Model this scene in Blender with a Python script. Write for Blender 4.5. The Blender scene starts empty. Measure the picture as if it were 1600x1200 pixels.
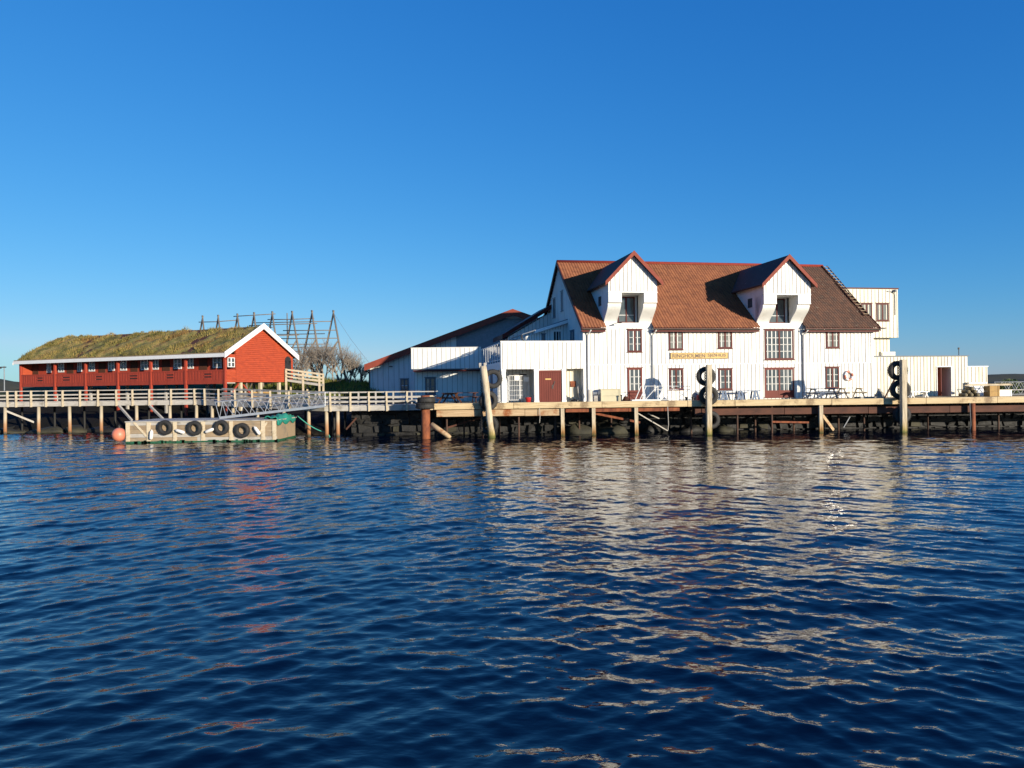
import bpy, math, random
import numpy as np
from mathutils import Matrix, Vector
R = math.radians
random.seed(7)
scene = bpy.context.scene
col = scene.collection

# ------------------------------------------------------------------ camera
EYE = 3.36
F, PX0, PY0 = 1150.0, 800.0, 600.0
ROLL, PITCH = 0.0125, 2.0/1150
fw = Vector((0, math.cos(PITCH), math.sin(PITCH)))
r0 = Vector((1, 0, 0)); u0 = r0.cross(fw)
rt = r0*math.cos(ROLL) - u0*math.sin(ROLL)
up = u0*math.cos(ROLL) + r0*math.sin(ROLL)
cam_d = bpy.data.cameras.new('camera'); cam = bpy.data.objects.new('camera', cam_d); col.objects.link(cam)
cam_d.sensor_width = 36; cam_d.lens = F/1600*36; cam_d.clip_start = 0.1; cam_d.clip_end = 6000
m = Matrix.Identity(4)
for i in range(3):
    m[i][0] = rt[i]; m[i][1] = up[i]; m[i][2] = -fw[i]
m.translation = (0, 0, EYE)
cam.matrix_world = m
scene.camera = cam

# ------------------------------------------------------------------ sky, sun, exposure
SUN_AZ, SUN_EL = R(42.5), R(9.8)         # azimuth: to the right of straight behind the camera
sdir = Vector((math.sin(SUN_AZ)*math.cos(SUN_EL), -math.cos(SUN_AZ)*math.cos(SUN_EL), math.sin(SUN_EL)))
w = bpy.data.worlds.new('World'); scene.world = w; w.use_nodes = True
nt = w.node_tree
sky = nt.nodes.new('ShaderNodeTexSky'); sky.sky_type = 'NISHITA'; sky.sun_disc = False
sky.sun_elevation = SUN_EL; sky.sun_rotation = math.atan2(sdir.x, sdir.y)
sky.altitude = 0; sky.air_density = 1.0; sky.dust_density = 0.0; sky.ozone_density = 3.0
EXPO = 0.55
STR = 0.13                                 # white balance and tone of the sky, channel by channel
sp = nt.nodes.new('ShaderNodeSeparateColor'); cb = nt.nodes.new('ShaderNodeCombineColor'); nt.links.new(sky.outputs[0], sp.inputs[0])
for ch, (gam, gain, cap) in enumerate(((1.45, 0.76, 0.40), (0.85, 0.78, 0.72), (0.54, 1.04, 1.40))):
    pwn = nt.nodes.new('ShaderNodeMath'); pwn.operation = 'POWER'; pwn.inputs[1].default_value = gam
    mu = nt.nodes.new('ShaderNodeMath'); mu.operation = 'MULTIPLY'; mu.inputs[1].default_value = gain*STR**gam/STR/2**EXPO
    nt.links.new(sp.outputs[ch], pwn.inputs[0]); nt.links.new(pwn.outputs[0], mu.inputs[0]); mn = nt.nodes.new('ShaderNodeMath'); mn.operation = 'MINIMUM'; mn.inputs[1].default_value = cap/STR/2**EXPO
    nt.links.new(mu.outputs[0], mn.inputs[0]); nt.links.new(mn.outputs[0], cb.inputs[ch])
nt.links.new(cb.outputs[0], nt.nodes['Background'].inputs['Color'])
nt.nodes['Background'].inputs['Strength'].default_value = STR
sl = bpy.data.lights.new('sun', 'SUN'); sl.energy = 4.8; sl.angle = R(0.5); sl.color = (1.0, 0.89, 0.72)
so = bpy.data.objects.new('sun', sl); col.objects.link(so)
so.rotation_euler = sdir.to_track_quat('Z', 'Y').to_euler(); so.location = (40, -40, 30)
vs = scene.view_settings
vs.view_transform = 'Standard'; vs.look = 'None'; vs.gamma = 1; vs.use_curve_mapping = False; vs.exposure = EXPO

# ------------------------------------------------------------------ helpers
def ray(px, py):
    return fw + rt*((px-PX0)/F) + up*(-(py-PY0)/F)
def at(px, py, Y):
    d = ray(px, py); return Vector((0, 0, EYE)) + d*(Y/d.y)
def on(M, px, py, v=0.0):
    """pixel on the plane y=v of a frame, in that frame's coordinates"""
    Mi = M.inverted(); o = Mi @ Vector((0, 0, EYE)); d = Mi.to_3x3() @ ray(px, py)
    return o + d*((v-o.y)/d.y)
def frame(loc, rz=0.0):
    return Matrix.Translation(loc) @ Matrix.Rotation(rz, 4, 'Z')
def axes(M, x, y):
    x = Vector(x); y = Vector(y); z = x.cross(y)
    A = Matrix.Identity(4)
    for i in range(3): A[i][0] = x[i]; A[i][1] = y[i]; A[i][2] = z[i]
    return M @ A
I4 = Matrix.Identity(4)

class MB:
    def __init__(s, M=I4): s.v = []; s.f = []; s.m = []; s.M = M
    def add(s, vs, fs, mi=0):
        n = len(s.v); s.v += [tuple(s.M @ Vector(p)) for p in vs]
        for f in fs: s.f.append([n+i for i in f]); s.m.append(mi)
        return s
    def box(s, x0, x1, y0, y1, z0, z1, mi=0):
        vs = [(x0,y0,z0),(x1,y0,z0),(x1,y1,z0),(x0,y1,z0),(x0,y0,z1),(x1,y0,z1),(x1,y1,z1),(x0,y1,z1)]
        return s.add(vs, [(0,3,2,1),(4,5,6,7),(0,1,5,4),(1,2,6,5),(2,3,7,6),(3,0,4,7)], mi)
    def beam(s, p, q, w, h, mi=0, roll=0.0):
        p = Vector(p); q = Vector(q); d = (q-p).normalized()
        a = d.cross(Vector((0,0,1)))
        if a.length < 1e-3: a = Vector((1,0,0))
        a.normalize(); b = a.cross(d)
        if roll:
            a, b = a*math.cos(roll)+b*math.sin(roll), b*math.cos(roll)-a*math.sin(roll)
        a = a*w/2; b = b*h/2
        vs = [p-a-b, p+a-b, p+a+b, p-a+b, q-a-b, q+a-b, q+a+b, q-a+b]
        return s.add(vs, [(0,3,2,1),(4,5,6,7),(0,1,5,4),(1,2,6,5),(2,3,7,6),(3,0,4,7)], mi)
    def tube(s, pts, rad, n=8, mi=0, caps=True):
        pts = [Vector(p) for p in pts]
        if not hasattr(rad, '__len__'): rad = [rad]*len(pts)
        vs = []; fs = []
        ref = None
        for i, p in enumerate(pts):
            d = (pts[min(i+1, len(pts)-1)] - pts[max(i-1, 0)]).normalized()
            if ref is None:
                ref = d.cross(Vector((0.13, 0.31, 0.94)))
                if ref.length < 1e-3: ref = d.cross(Vector((1,0,0)))
            ref = (ref - d*ref.dot(d)).normalized(); b = d.cross(ref)
            for k in range(n):
                t = 2*math.pi*k/n; vs.append(p + (ref*math.cos(t)+b*math.sin(t))*rad[i])
        for i in range(len(pts)-1):
            for k in range(n):
                k2 = (k+1) % n; fs.append((i*n+k, i*n+k2, (i+1)*n+k2, (i+1)*n+k))
        if caps:
            fs.append(tuple(range(n-1, -1, -1))); fs.append(tuple(range((len(pts)-1)*n, len(pts)*n)))
        return s.add(vs, fs, mi)
    def ext(s, pts, vec, mi=0):
        """polygon pts extruded by vec"""
        n = len(pts); vec = Vector(vec); vs = [Vector(p) for p in pts]; vs += [p+vec for p in vs]
        fs = [tuple(range(n)), tuple(range(2*n-1, n-1, -1))] + [(i, i+n, (i+1) % n+n, (i+1) % n) for i in range(n)]
        return s.add(vs, fs, mi)
    def lathe(s, prof, c=(0,0,0), n=24, axis='z', mi=0, closed=False):
        vs = []; fs = []; c = Vector(c)
        for r, h in prof:
            for k in range(n):
                t = 2*math.pi*k/n; a, b = r*math.cos(t), r*math.sin(t)
                vs.append(c + Vector({'z': (a, b, h), 'y': (a, h, b), 'x': (h, a, b)}[axis]))
        P = len(prof)
        for i in range(P if closed else P-1):
            i2 = (i+1) % P
            for k in range(n):
                k2 = (k+1) % n; fs.append((i*n+k, i*n+k2, i2*n+k2, i2*n+k))
        return s.add(vs, fs, mi)

WM = {}                                      # world matrix of every object with a frame of its own
def link(o, parent, M):
    col.objects.link(o)
    if parent is not None:
        o.parent = parent; M = WM[parent.name] @ M
    WM[o.name] = M
def raw(name, verts, faces, mats, mi=None, parent=None, smooth=False):
    """verts are world coordinates; the object's origin goes to their middle"""
    V = np.asarray(verts, dtype=np.float64)
    if parent is not None:
        Mi = np.array(WM[parent.name].inverted()); V = V @ Mi[:3,:3].T + Mi[:3,3]
    c = (V.min(0)+V.max(0))/2; V = V - c
    me = bpy.data.meshes.new(name)
    me.from_pydata(V.tolist() if not isinstance(faces, np.ndarray) else V, [], faces.tolist() if isinstance(faces, np.ndarray) else faces)
    if not isinstance(mats, (list, tuple)): mats = [mats]
    for k in mats: me.materials.append(k)
    if mi is not None and len(mats) > 1: me.polygons.foreach_set('material_index', mi)
    if smooth: me.polygons.foreach_set('use_smooth', [True]*len(me.polygons))
    me.update()
    o = bpy.data.objects.new(name, me); o.location = c
    link(o, parent, Matrix.Translation(c))
    return o
def build(mb, name, mats, parent=None, smooth=False):
    if not isinstance(mats, (list, tuple)) and mb.m and max(mb.m) == 1: mats = [mats, SHADEJOINT if mats in (WHITE, CREAM) else mats]
    return raw(name, mb.v, mb.f, mats, mb.m, parent, smooth)
def tag(o, label, cat, group=None, kind=None):
    if label: o['label'] = label
    if cat: o['category'] = cat
    if group: o['group'] = group
    if kind: o['kind'] = kind
    return o
def thing(name, label, cat, M, group=None):
    o = bpy.data.objects.new(name, None); o.empty_display_size = 0.3
    o.matrix_local = M; link(o, None, M)
    return tag(o, label, cat, group)
def dup(root, M, label):
    def cp(o, par):
        c = o.copy(); col.objects.link(c); c.parent = par
        WM[c.name] = M if par is None else WM[par.name] @ c.matrix_local
        for ch in [x for x in src if x.parent == o]: cp(ch, c)
        return c
    src = list(col.objects)
    c = cp(root, None); c.matrix_local = M; c['label'] = label
    return c
def structure(o): o['kind'] = 'structure'; return o

# ------------------------------------------------------------------ materials
def newmat(name):
    k = bpy.data.materials.new(name); k.use_nodes = True
    return k, k.node_tree, k.node_tree.nodes['Principled BSDF']
def coords(nt, scale=(1,1,1), kind='Object'):
    tc = nt.nodes.new('ShaderNodeTexCoord'); mp = nt.nodes.new('ShaderNodeMapping')
    mp.inputs['Scale'].default_value = scale
    nt.links.new(tc.outputs[kind], mp.inputs['Vector']); return mp.outputs[0]
def noise(nt, vec, scale, detail=4, rough=0.6):
    n = nt.nodes.new('ShaderNodeTexNoise'); n.inputs['Scale'].default_value = scale
    n.inputs['Detail'].default_value = detail; n.inputs['Roughness'].default_value = rough
    if vec is not None: nt.links.new(vec, n.inputs['Vector'])
    return n.outputs['Fac']
def ramp(nt, fac, stops):
    r = nt.nodes.new('ShaderNodeValToRGB'); e = r.color_ramp.elements
    while len(e) < len(stops): e.new(0.5)
    for k, (p, c) in enumerate(stops): e[k].position = p; e[k].color = (*c, 1)
    nt.links.new(fac, r.inputs[0]); return r.outputs[0]
def mix(nt, fac, a, b, mode='MIX'):
    x = nt.nodes.new('ShaderNodeMix'); x.data_type = 'RGBA'; x.blend_type = mode
    if isinstance(fac, (int, float)): x.inputs[0].default_value = fac
    else: nt.links.new(fac, x.inputs[0])
    for i, s in ((6, a), (7, b)):
        if isinstance(s, tuple): x.inputs[i].default_value = (*s, 1)
        else: nt.links.new(s, x.inputs[i])
    return x.outputs[2]
def bump(nt, b, h, strength, dist=0.02):
    n = nt.nodes.new('ShaderNodeBump'); n.inputs['Strength'].default_value = strength; n.inputs['Distance'].default_value = dist
    nt.links.new(h, n.inputs['Height']); nt.links.new(n.outputs[0], b.inputs['Normal'])
def basic(name, c1, c2=None, rough=0.6, scale=3.0, stretch=(1,1,1), bmp=0.0, metal=0.0, dist=0.02, lo=0.3, hi=0.7, spec=0.5):
    k, nt, b = newmat(name)
    b.inputs['Roughness'].default_value = rough; b.inputs['Metallic'].default_value = metal
    b.inputs['Specular IOR Level'].default_value = spec
    f = noise(nt, coords(nt, stretch), scale, 6)
    c2 = c2 or tuple(x*0.8 for x in c1)
    nt.links.new(ramp(nt, f, [(lo, c1), (hi, c2)]), b.inputs['Base Color'])
    if bmp: bump(nt, b, f, bmp, dist)
    return k
def wood(name, c1, c2, c3, rough=0.75, grain=(0.6, 12, 12), bmp=0.4):
    """weathered timber: grain along local x, blotches and stains"""
    k, nt, b = newmat(name); b.inputs['Roughness'].default_value = rough; b.inputs['Specular IOR Level'].default_value = 0.3
    g = noise(nt, coords(nt, grain), 3.0, 5); l = noise(nt, coords(nt), 0.9, 5, 0.7)
    a = ramp(nt, g, [(0.32, c1), (0.68, c2)])
    st = nt.nodes.new('ShaderNodeMath'); st.operation = 'SMOOTHSTEP' if False else 'MULTIPLY'
    mr = nt.nodes.new('ShaderNodeMapRange'); mr.interpolation_type = 'SMOOTHSTEP'
    mr.inputs[1].default_value = 0.5; mr.inputs[2].default_value = 0.68; nt.links.new(l, mr.inputs[0])
    nt.links.new(mix(nt, mr.outputs[0], a, c3), b.inputs['Base Color'])
    bump(nt, b, g, bmp, 0.01)
    return k

WHITE = basic('white_paint', (0.74,0.73,0.69), (0.55,0.53,0.47), 0.55, 2.2, (1,1,0.22), 0.05, lo=0.5, hi=0.8)
CREAM = basic('cream_paint', (0.68,0.63,0.49), (0.52,0.47,0.35), 0.55, 1.8, (1,1,0.25), 0.05, lo=0.48, hi=0.8)
TRIMW = basic('white_trim', (0.82,0.81,0.78), (0.74,0.73,0.70), 0.5, 2.0)
SHADEJOINT = basic('shaded_board_joint', (0.20,0.185,0.16), (0.42,0.40,0.36), 0.8, 2.0, (1,1,0.5))  # dark tone standing in for batten shadows along the board joints
SLATE = basic('slate_paint', (0.10,0.12,0.16), (0.08,0.10,0.13), 0.6, 2.0)
MUNTIN = basic('window_bar_paint', (0.36,0.36,0.34), (0.30,0.30,0.28), 0.5, 3)
OXRED = basic('ox_red_trim', (0.10,0.018,0.014), (0.07,0.013,0.011), 0.5, 2.5, bmp=0.1, spec=0.12)
DOORRED = basic('door_red', (0.16,0.036,0.026), (0.115,0.027,0.02), 0.5, 1.5, (1,1,0.4), 0.1, spec=0.12)
FALURED = basic('falu_red', (0.44,0.066,0.020), (0.31,0.044,0.015), 0.7, 1.6, (0.6,1,3), 0.15)
FALUDARK = basic('falu_red_planks', (0.40,0.052,0.022), (0.28,0.036,0.016), 0.7, 2.0, (4,4,0.4), 0.15)
GLASS = basic('window_glass', (0.04,0.05,0.055), (0.10,0.115,0.12), 0.04, 0.9, bmp=0.02, dist=0.02)
CURTAIN = basic('curtained_glass', (0.26,0.26,0.22), (0.13,0.135,0.125), 0.05, 2.0, (3,3,0.4))
GUTTER = basic('dark_gutter', (0.10,0.085,0.07), (0.07,0.06,0.05), 0.4, 3, metal=0.5)
PALEPIPE = basic('pale_downpipe', (0.55,0.55,0.54), (0.48,0.48,0.46), 0.4, 3)
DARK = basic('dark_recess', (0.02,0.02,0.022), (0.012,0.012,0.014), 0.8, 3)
BLACK = basic('black_iron', (0.03,0.03,0.03), (0.05,0.04,0.035), 0.6, 6)
GREYWOOD = wood('grey_weathered_wood', (0.48,0.45,0.40), (0.33,0.305,0.265), (0.24,0.215,0.175))
PALEWOOD = wood('pale_fresh_wood', (0.62,0.53,0.38), (0.48,0.39,0.26), (0.36,0.29,0.19))
DECKWOOD = wood('quay_timber', (0.66,0.53,0.32), (0.44,0.32,0.17), (0.25,0.175,0.10), grain=(0.35,8,8))
STAINWOOD = wood('rust_stained_timber', (0.54,0.40,0.24), (0.36,0.24,0.13), (0.25,0.075,0.02), grain=(0.35,8,8))
PONTWOOD = wood('pontoon_planks', (0.38,0.29,0.19), (0.25,0.18,0.11), (0.20,0.17,0.13), grain=(0.5,9,9))
DARKPLANK = wood('dark_weathered_plank', (0.33,0.25,0.16), (0.22,0.16,0.10), (0.17,0.13,0.09), grain=(0.5,9,9))
LOGWOOD = wood('damp_log_bark', (0.20,0.165,0.10), (0.12,0.10,0.06), (0.10,0.10,0.05))
BROWNWOOD = wood('brown_stained_wood', (0.11,0.042,0.022), (0.07,0.028,0.016), (0.05,0.022,0.015))
BLUEWOOD = wood('blue_grey_bench_paint', (0.16,0.20,0.26), (0.11,0.14,0.19), (0.20,0.20,0.20))
CHEST = basic('cream_chest_plastic', (0.58,0.53,0.36), (0.50,0.45,0.30), 0.5, 1.5)
RUST = basic('rusty_steel', (0.28,0.085,0.03), (0.13,0.035,0.015), 0.85, 3.5, (1,1,0.5), 0.5, lo=0.35, hi=0.65)
RUSTBEAM = basic('rusted_brown_beam', (0.12,0.045,0.025), (0.055,0.022,0.014), 0.85, 2.5, (0.5,1,1), 0.4)
ALU = basic('dull_aluminium', (0.55,0.56,0.57), (0.42,0.43,0.44), 0.35, 4, metal=0.55)
WHITEMETAL = basic('white_coated_metal', (0.75,0.75,0.73), (0.66,0.66,0.64), 0.4, 4)
RUBBER = basic('tyre_rubber', (0.012,0.012,0.012), (0.032,0.03,0.028), 0.75, 4, bmp=0.2)
ORANGE = basic('faded_orange_buoy', (0.66,0.22,0.12), (0.54,0.17,0.11), 0.45, 3)
FENDER = basic('white_fender_vinyl', (0.78,0.76,0.72), (0.62,0.60,0.55), 0.4, 5)
TEAL = basic('green_netting', (0.02,0.30,0.22), (0.01,0.16,0.12), 0.8, 9, bmp=0.8, dist=0.05)
ALGAE = basic('green_algae', (0.015,0.12,0.06), (0.02,0.05,0.025), 0.6, 4, bmp=0.4)
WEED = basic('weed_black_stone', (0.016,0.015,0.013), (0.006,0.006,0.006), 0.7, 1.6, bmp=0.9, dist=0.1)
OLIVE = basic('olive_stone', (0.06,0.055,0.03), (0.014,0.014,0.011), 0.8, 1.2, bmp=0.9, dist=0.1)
REDPAINT = basic('bright_red_plastic', (0.55,0.03,0.03), (0.45,0.025,0.025), 0.35, 4)
SIGNY = basic('yellow_sign_paint', (0.55,0.36,0.09), (0.46,0.28,0.06), 0.55, 3)
SIGNB = basic('brown_lettering', (0.07,0.025,0.01), (0.05,0.02,0.01), 0.5, 5)
BARK = basic('pale_grey_bark', (0.31,0.265,0.215), (0.21,0.175,0.14), 0.85, 5)
POLE = basic('silvered_pole', (0.24,0.20,0.155), (0.14,0.115,0.09), 0.85, 3, (2,2,0.3), 0.2)
CONC = basic('pale_concrete', (0.55,0.50,0.42), (0.42,0.38,0.32), 0.8, 3, bmp=0.3)
LEAFG = basic('bush_leaf', (0.06,0.11,0.025), (0.09,0.10,0.03), 0.7, 3)
GREYSTEEL = basic('grey_steel', (0.22,0.24,0.26), (0.16,0.17,0.19), 0.5, 4)
ROPE = basic('green_rope', (0.05,0.35,0.26), (0.04,0.25,0.20), 0.8, 8)
TARPY = basic('ochre_boards', (0.45,0.28,0.09), (0.32,0.19,0.07), 0.8, 3)
AZURE = basic('faded_blue_paint', (0.085,0.135,0.23), (0.06,0.10,0.18), 0.6, 3)

def tile_mat(name, ca, cb, cc, lich, lfac):
    k, nt, b = newmat(name); b.inputs['Roughness'].default_value = 0.7; b.inputs['Specular IOR Level'].default_value = 0.3
    uv = nt.nodes.new('ShaderNodeUVMap'); uv.uv_map = 'tiles'
    fl = nt.nodes.new('ShaderNodeVectorMath'); fl.operation = 'FLOOR'; nt.links.new(uv.outputs[0], fl.inputs[0])
    wn = nt.nodes.new('ShaderNodeTexWhiteNoise'); wn.noise_dimensions = '2D'; nt.links.new(fl.outputs[0], wn.inputs['Vector'])
    c = ramp(nt, wn.outputs['Value'], [(0.0, ca), (0.55, cb), (1.0, cc)])
    o = coords(nt)
    big = noise(nt, o, 0.55, 4); c = mix(nt, big, c, tuple(x*0.55 for x in cb), 'MIX') if False else c
    pat = ramp(nt, big, [(0.4, (0.62,0.60,0.58)), (0.62, (1.0,1.0,1.0))]); c = mix(nt, 0.5, c, pat, 'MULTIPLY')
    ln = noise(nt, o, 5.0, 6, 0.75)
    mr = nt.nodes.new('ShaderNodeMapRange'); mr.inputs[1].default_value = lfac; mr.inputs[2].default_value = lfac+0.10
    nt.links.new(ln, mr.inputs[0]); c = mix(nt, mr.outputs[0], c, lich)
    nt.links.new(c, b.inputs['Base Color']); return k
TILE = tile_mat('orange_clay_tiles', (0.25,0.092,0.038), (0.215,0.075,0.032), (0.17,0.058,0.026), (0.24,0.15,0.05), 0.64)
TILEOLD = tile_mat('old_brown_tiles', (0.11,0.05,0.03), (0.085,0.04,0.026), (0.06,0.032,0.023), (0.26,0.23,0.17), 0.60)
TILERED = basic('red_ridge_tile', (0.24,0.036,0.022), (0.18,0.03,0.02), 0.6, 3, spec=0.12)
ROOFRED = basic('red_brown_roof_edge', (0.27,0.065,0.042), (0.19,0.047,0.031), 0.6, 2, spec=0.12)

def terrain_mat():
    k, nt, b = newmat('shore_ground'); b.inputs['Roughness'].default_value = 0.9; b.inputs['Specular IOR Level'].default_value = 0.2
    g = nt.nodes.new('ShaderNodeNewGeometry'); sx = nt.nodes.new('ShaderNodeSeparateXYZ'); nt.links.new(g.outputs['Position'], sx.inputs[0])
    n = noise(nt, g.outputs['Position'], 0.7, 6, 0.65); n2 = noise(nt, g.outputs['Position'], 4.0, 5, 0.7)
    ma = nt.nodes.new('ShaderNodeMath'); ma.operation = 'MULTIPLY_ADD'; ma.inputs[1].default_value = 1.4; nt.links.new(n, ma.inputs[0]); nt.links.new(sx.outputs[2], ma.inputs[2])
    mr = nt.nodes.new('ShaderNodeMapRange'); mr.inputs[1].default_value = 0.0; mr.inputs[2].default_value = 6.0; nt.links.new(ma.outputs[0], mr.inputs[0])
    c = ramp(nt, mr.outputs[0], [(0.10,(0.05,0.04,0.025)), (0.16,(0.008,0.0075,0.0065)), (0.44,(0.009,0.0085,0.007)), (0.54,(0.035,0.03,0.02)), (0.60,(0.05,0.065,0.018)), (0.9,(0.06,0.085,0.02))])
    d = ramp(nt, n2, [(0.3,(0.55,0.55,0.55)), (0.7,(1.25,1.2,1.1))])
    nt.links.new(mix(nt, 1.0, c, d, 'MULTIPLY'), b.inputs['Base Color'])
    bump(nt, b, n2, 0.9, 0.15); return k
GROUND = terrain_mat()

def grass_mat(name, stops, scale=0.5):
    k, nt, b = newmat(name); b.inputs['Roughness'].default_value = 0.8; b.inputs['Specular IOR Level'].default_value = 0.2
    o = coords(nt); f = noise(nt, o, scale, 6, 0.7)
    big = ramp(nt, noise(nt, o, 0.33, 5, 0.65), [(0.38,(0.38,0.42,0.30)), (0.48,(0.85,0.88,0.75)), (0.54,(1.15,1.08,0.95)), (0.62,(0.80,0.62,0.55))])
    nt.links.new(mix(nt, 1.0, ramp(nt, f, stops), big, 'MULTIPLY'), b.inputs['Base Color']); return k
TURF = grass_mat('turf_grass', [(0.28,(0.11,0.14,0.028)), (0.37,(0.38,0.30,0.11)), (0.44,(0.13,0.14,0.034)), (0.51,(0.40,0.275,0.115)), (0.57,(0.12,0.12,0.032)), (0.64,(0.40,0.28,0.11)), (0.72,(0.10,0.06,0.035))], 2.0)
LAWN = grass_mat('lawn_grass', [(0.3,(0.10,0.16,0.02)), (0.6,(0.17,0.19,0.045)), (0.72,(0.20,0.15,0.06))], 0.8)

def water_mat():
    k, nt, b = newmat('sea_water')
    b.inputs['Base Color'].default_value = (0.0003,0.0022,0.010,1); b.inputs['Roughness'].default_value = 0.02
    b.inputs['IOR'].default_value = 1.45; b.inputs['Specular IOR Level'].default_value = 0.5
    a = noise(nt, coords(nt, (0.7,1.2,1)), 4.0, 2, 0.5); c = noise(nt, coords(nt, (0.8,1.5,1)), 13.0, 2, 0.5)
    s = nt.nodes.new('ShaderNodeMath'); s.operation = 'MULTIPLY_ADD'; s.inputs[1].default_value = 0.22
    nt.links.new(c, s.inputs[0]); nt.links.new(a, s.inputs[2])
    bump(nt, b, s.outputs[0], 0.20, 0.06); return k
WATER = water_mat()

# ------------------------------------------------------------------ sea
def make_sea():
    rng = np.random.default_rng(5)
    ys = [2.0]
    while ys[-1] < 64: ys.append(ys[-1] + min(max(ys[-1]*0.005, 0.022), 0.12))
    ys = np.array(ys); t = np.tan(np.linspace(R(-56), R(56), 1150))
    X = ys[:,None]*t[None,:]*0.9 + t[None,:]*1.0; Y = np.repeat(ys[:,None], len(t), 1)
    Z = np.zeros_like(X); DX = np.zeros_like(X); DY = np.zeros_like(X)
    wa = 1/(1+np.exp(X/4.0)); N = 230
    for i in range(N):
        lam = 0.24*(4.5/0.24)**(rng.random()**1.75) if i < 160 else 0.12*(0.34/0.12)**rng.random()
        fam = i % 3
        base = R(-62) if fam == 0 else (R(-116) if fam == 1 else R(-90))     # travel direction, towards the camera
        th = base + rng.normal(0, R(22) if lam < 0.6 else R(13)); k = 2*math.pi/lam
        slope = 0.0235*(lam/0.55)**(0.1 if lam < 0.55 else -0.55)
        amp = slope/k; ph = rng.random()*2*math.pi
        kx, ky = math.cos(th), math.sin(th)
        wgt = (0.4+1.0*wa) if fam == 0 else ((0.4+1.0*(1-wa)) if fam == 1 else 0.6)
        if i >= 160: wgt = wgt*0.9*np.clip((20-Y)/12, 0, 1)*(0.5+0.5*np.sin(0.9*X+0.5*np.sin(0.7*Y+i)+i*0.3)*np.sin(0.8*Y-0.3*X))
        elif lam < 0.4: wgt = wgt*np.clip((52-Y)/30, 0.0, 1)
        env = 0.75+0.5*np.sin(0.21*X*math.cos(i)+0.17*Y*math.sin(i*1.7)+i)
        p = k*(kx*X+ky*Y)+ph; a = amp*wgt*env
        s = np.sin(p); c = np.cos(p)
        Z += a*s; DX += a*kx*c*1.35; DY += a*ky*c*1.35
    fade = np.clip((Y-2.0)/1.0, 0, 1)
    V = np.stack([X+DX, Y+DY, Z], -1).reshape(-1,3)
    n, mcol = X.shape
    idx = np.arange(n*mcol).reshape(n, mcol)
    Fq = np.stack([idx[:-1,:-1], idx[:-1,1:], idx[1:,1:], idx[1:,:-1]], -1).reshape(-1,4)
    me = bpy.data.meshes.new('sea')
    me.vertices.add(len(V)); me.vertices.foreach_set('co', V.astype(np.float32).ravel())
    me.loops.add(Fq.size); me.loops.foreach_set('vertex_index', Fq.astype(np.int32).ravel())
    me.polygons.add(len(Fq)); me.polygons.foreach_set('loop_start', (np.arange(len(Fq))*4).astype(np.int32))
    me.polygons.foreach_set('use_smooth', np.ones(len(Fq), dtype=bool))
    me.update(); me.validate(); me.materials.append(WATER)
    o = bpy.data.objects.new('sea', me); link(o, None, I4); structure(o)
    mb = MB(); mb.add([(-4000,-4000,-0.6),(4000,-4000,-0.6),(4000,4000,-0.6),(-4000,4000,-0.6)], [(0,1,2,3)])
    structure(build(mb, 'open_sea', WATER))
make_sea()

# ------------------------------------------------------------------ terrain
DZ = 2.15
def shore(x):
    if x > -12: return 52.2
    if x < -27: return 59.5
    t = (x+27)/15; t = t*t*(3-2*t); return 59.5*(1-t)+52.2*t
def ground(x, y):
    d = y-shore(x)
    if d < 0: return max(-2.5, d*0.6)
    w = 1/(1+math.exp(-(x+11)*1.2)); wall = min(d*2.0, 1.85)
    left = min(d*0.55, 1.0) + max(0, min((d-2)*0.11, 1.7))
    left += 1.25*math.exp(-((x+19)/6.5)**4-((y-75)/6.5)**2) + 0.6*math.exp(-((x+34)/14)**2-((y-92)/10)**2)
    left += 1.5*math.exp(-((x+42)/17)**4-((y-88)/10.0)**2)
    left += 0.22*math.sin(x*0.9+y*0.3)*math.sin(y*0.7-x*0.2)*min(1, d/4) + 0.12*math.sin(x*2.3)*math.sin(y*2.1+1)
    return wall*w+left*(1-w)
mb = MB(); xs = np.concatenate([np.arange(-95, -50, 1.5), np.arange(-50, -8, 0.45), np.arange(-8, 75, 1.5)]); ys = np.concatenate([np.arange(44, 82, 0.45), np.arange(82, 135, 2.0)])
gv = [(x, y, ground(x, y)) for y in ys for x in xs]; nx = len(xs)
gf = [(j*nx+i, j*nx+i+1, (j+1)*nx+i+1, (j+1)*nx+i) for j in range(len(ys)-1) for i in range(nx-1)]
structure(raw('shore', gv, gf, GROUND, None, None, True))
def hill(name, cx, cy, rx, ry, h, mat, seed):
    rnd = random.Random(seed); n = 40; vs = []; fs = []
    for j in range(n+1):
        for i in range(n+1):
            a, b = i/n*2-1, j/n*2-1; d = math.hypot(a, b)
            z = max(0, 1-d*d)**0.8*h*(0.8+0.25*math.sin(a*7+seed)*math.sin(b*5+seed)+0.12*rnd.random()) - 0.8
            vs.append((cx+a*rx, cy+b*ry, z))
    for j in range(n):
        for i in range(n): fs.append((j*(n+1)+i, j*(n+1)+i+1, (j+1)*(n+1)+i+1, (j+1)*(n+1)+i))
    return structure(raw(name, vs, fs, mat, None, None, True))
HILL = basic('heather_hill', (0.035,0.04,0.022), (0.055,0.05,0.03), 0.9, 0.15)
hill('hills', -86, 118, 30, 16, 5.6, HILL, 1)
hill('hills', 180, 205, 62, 26, 5.6, HILL, 3)
hill('hills', 560, 760, 300, 60, 9, HILL, 6)

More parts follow.
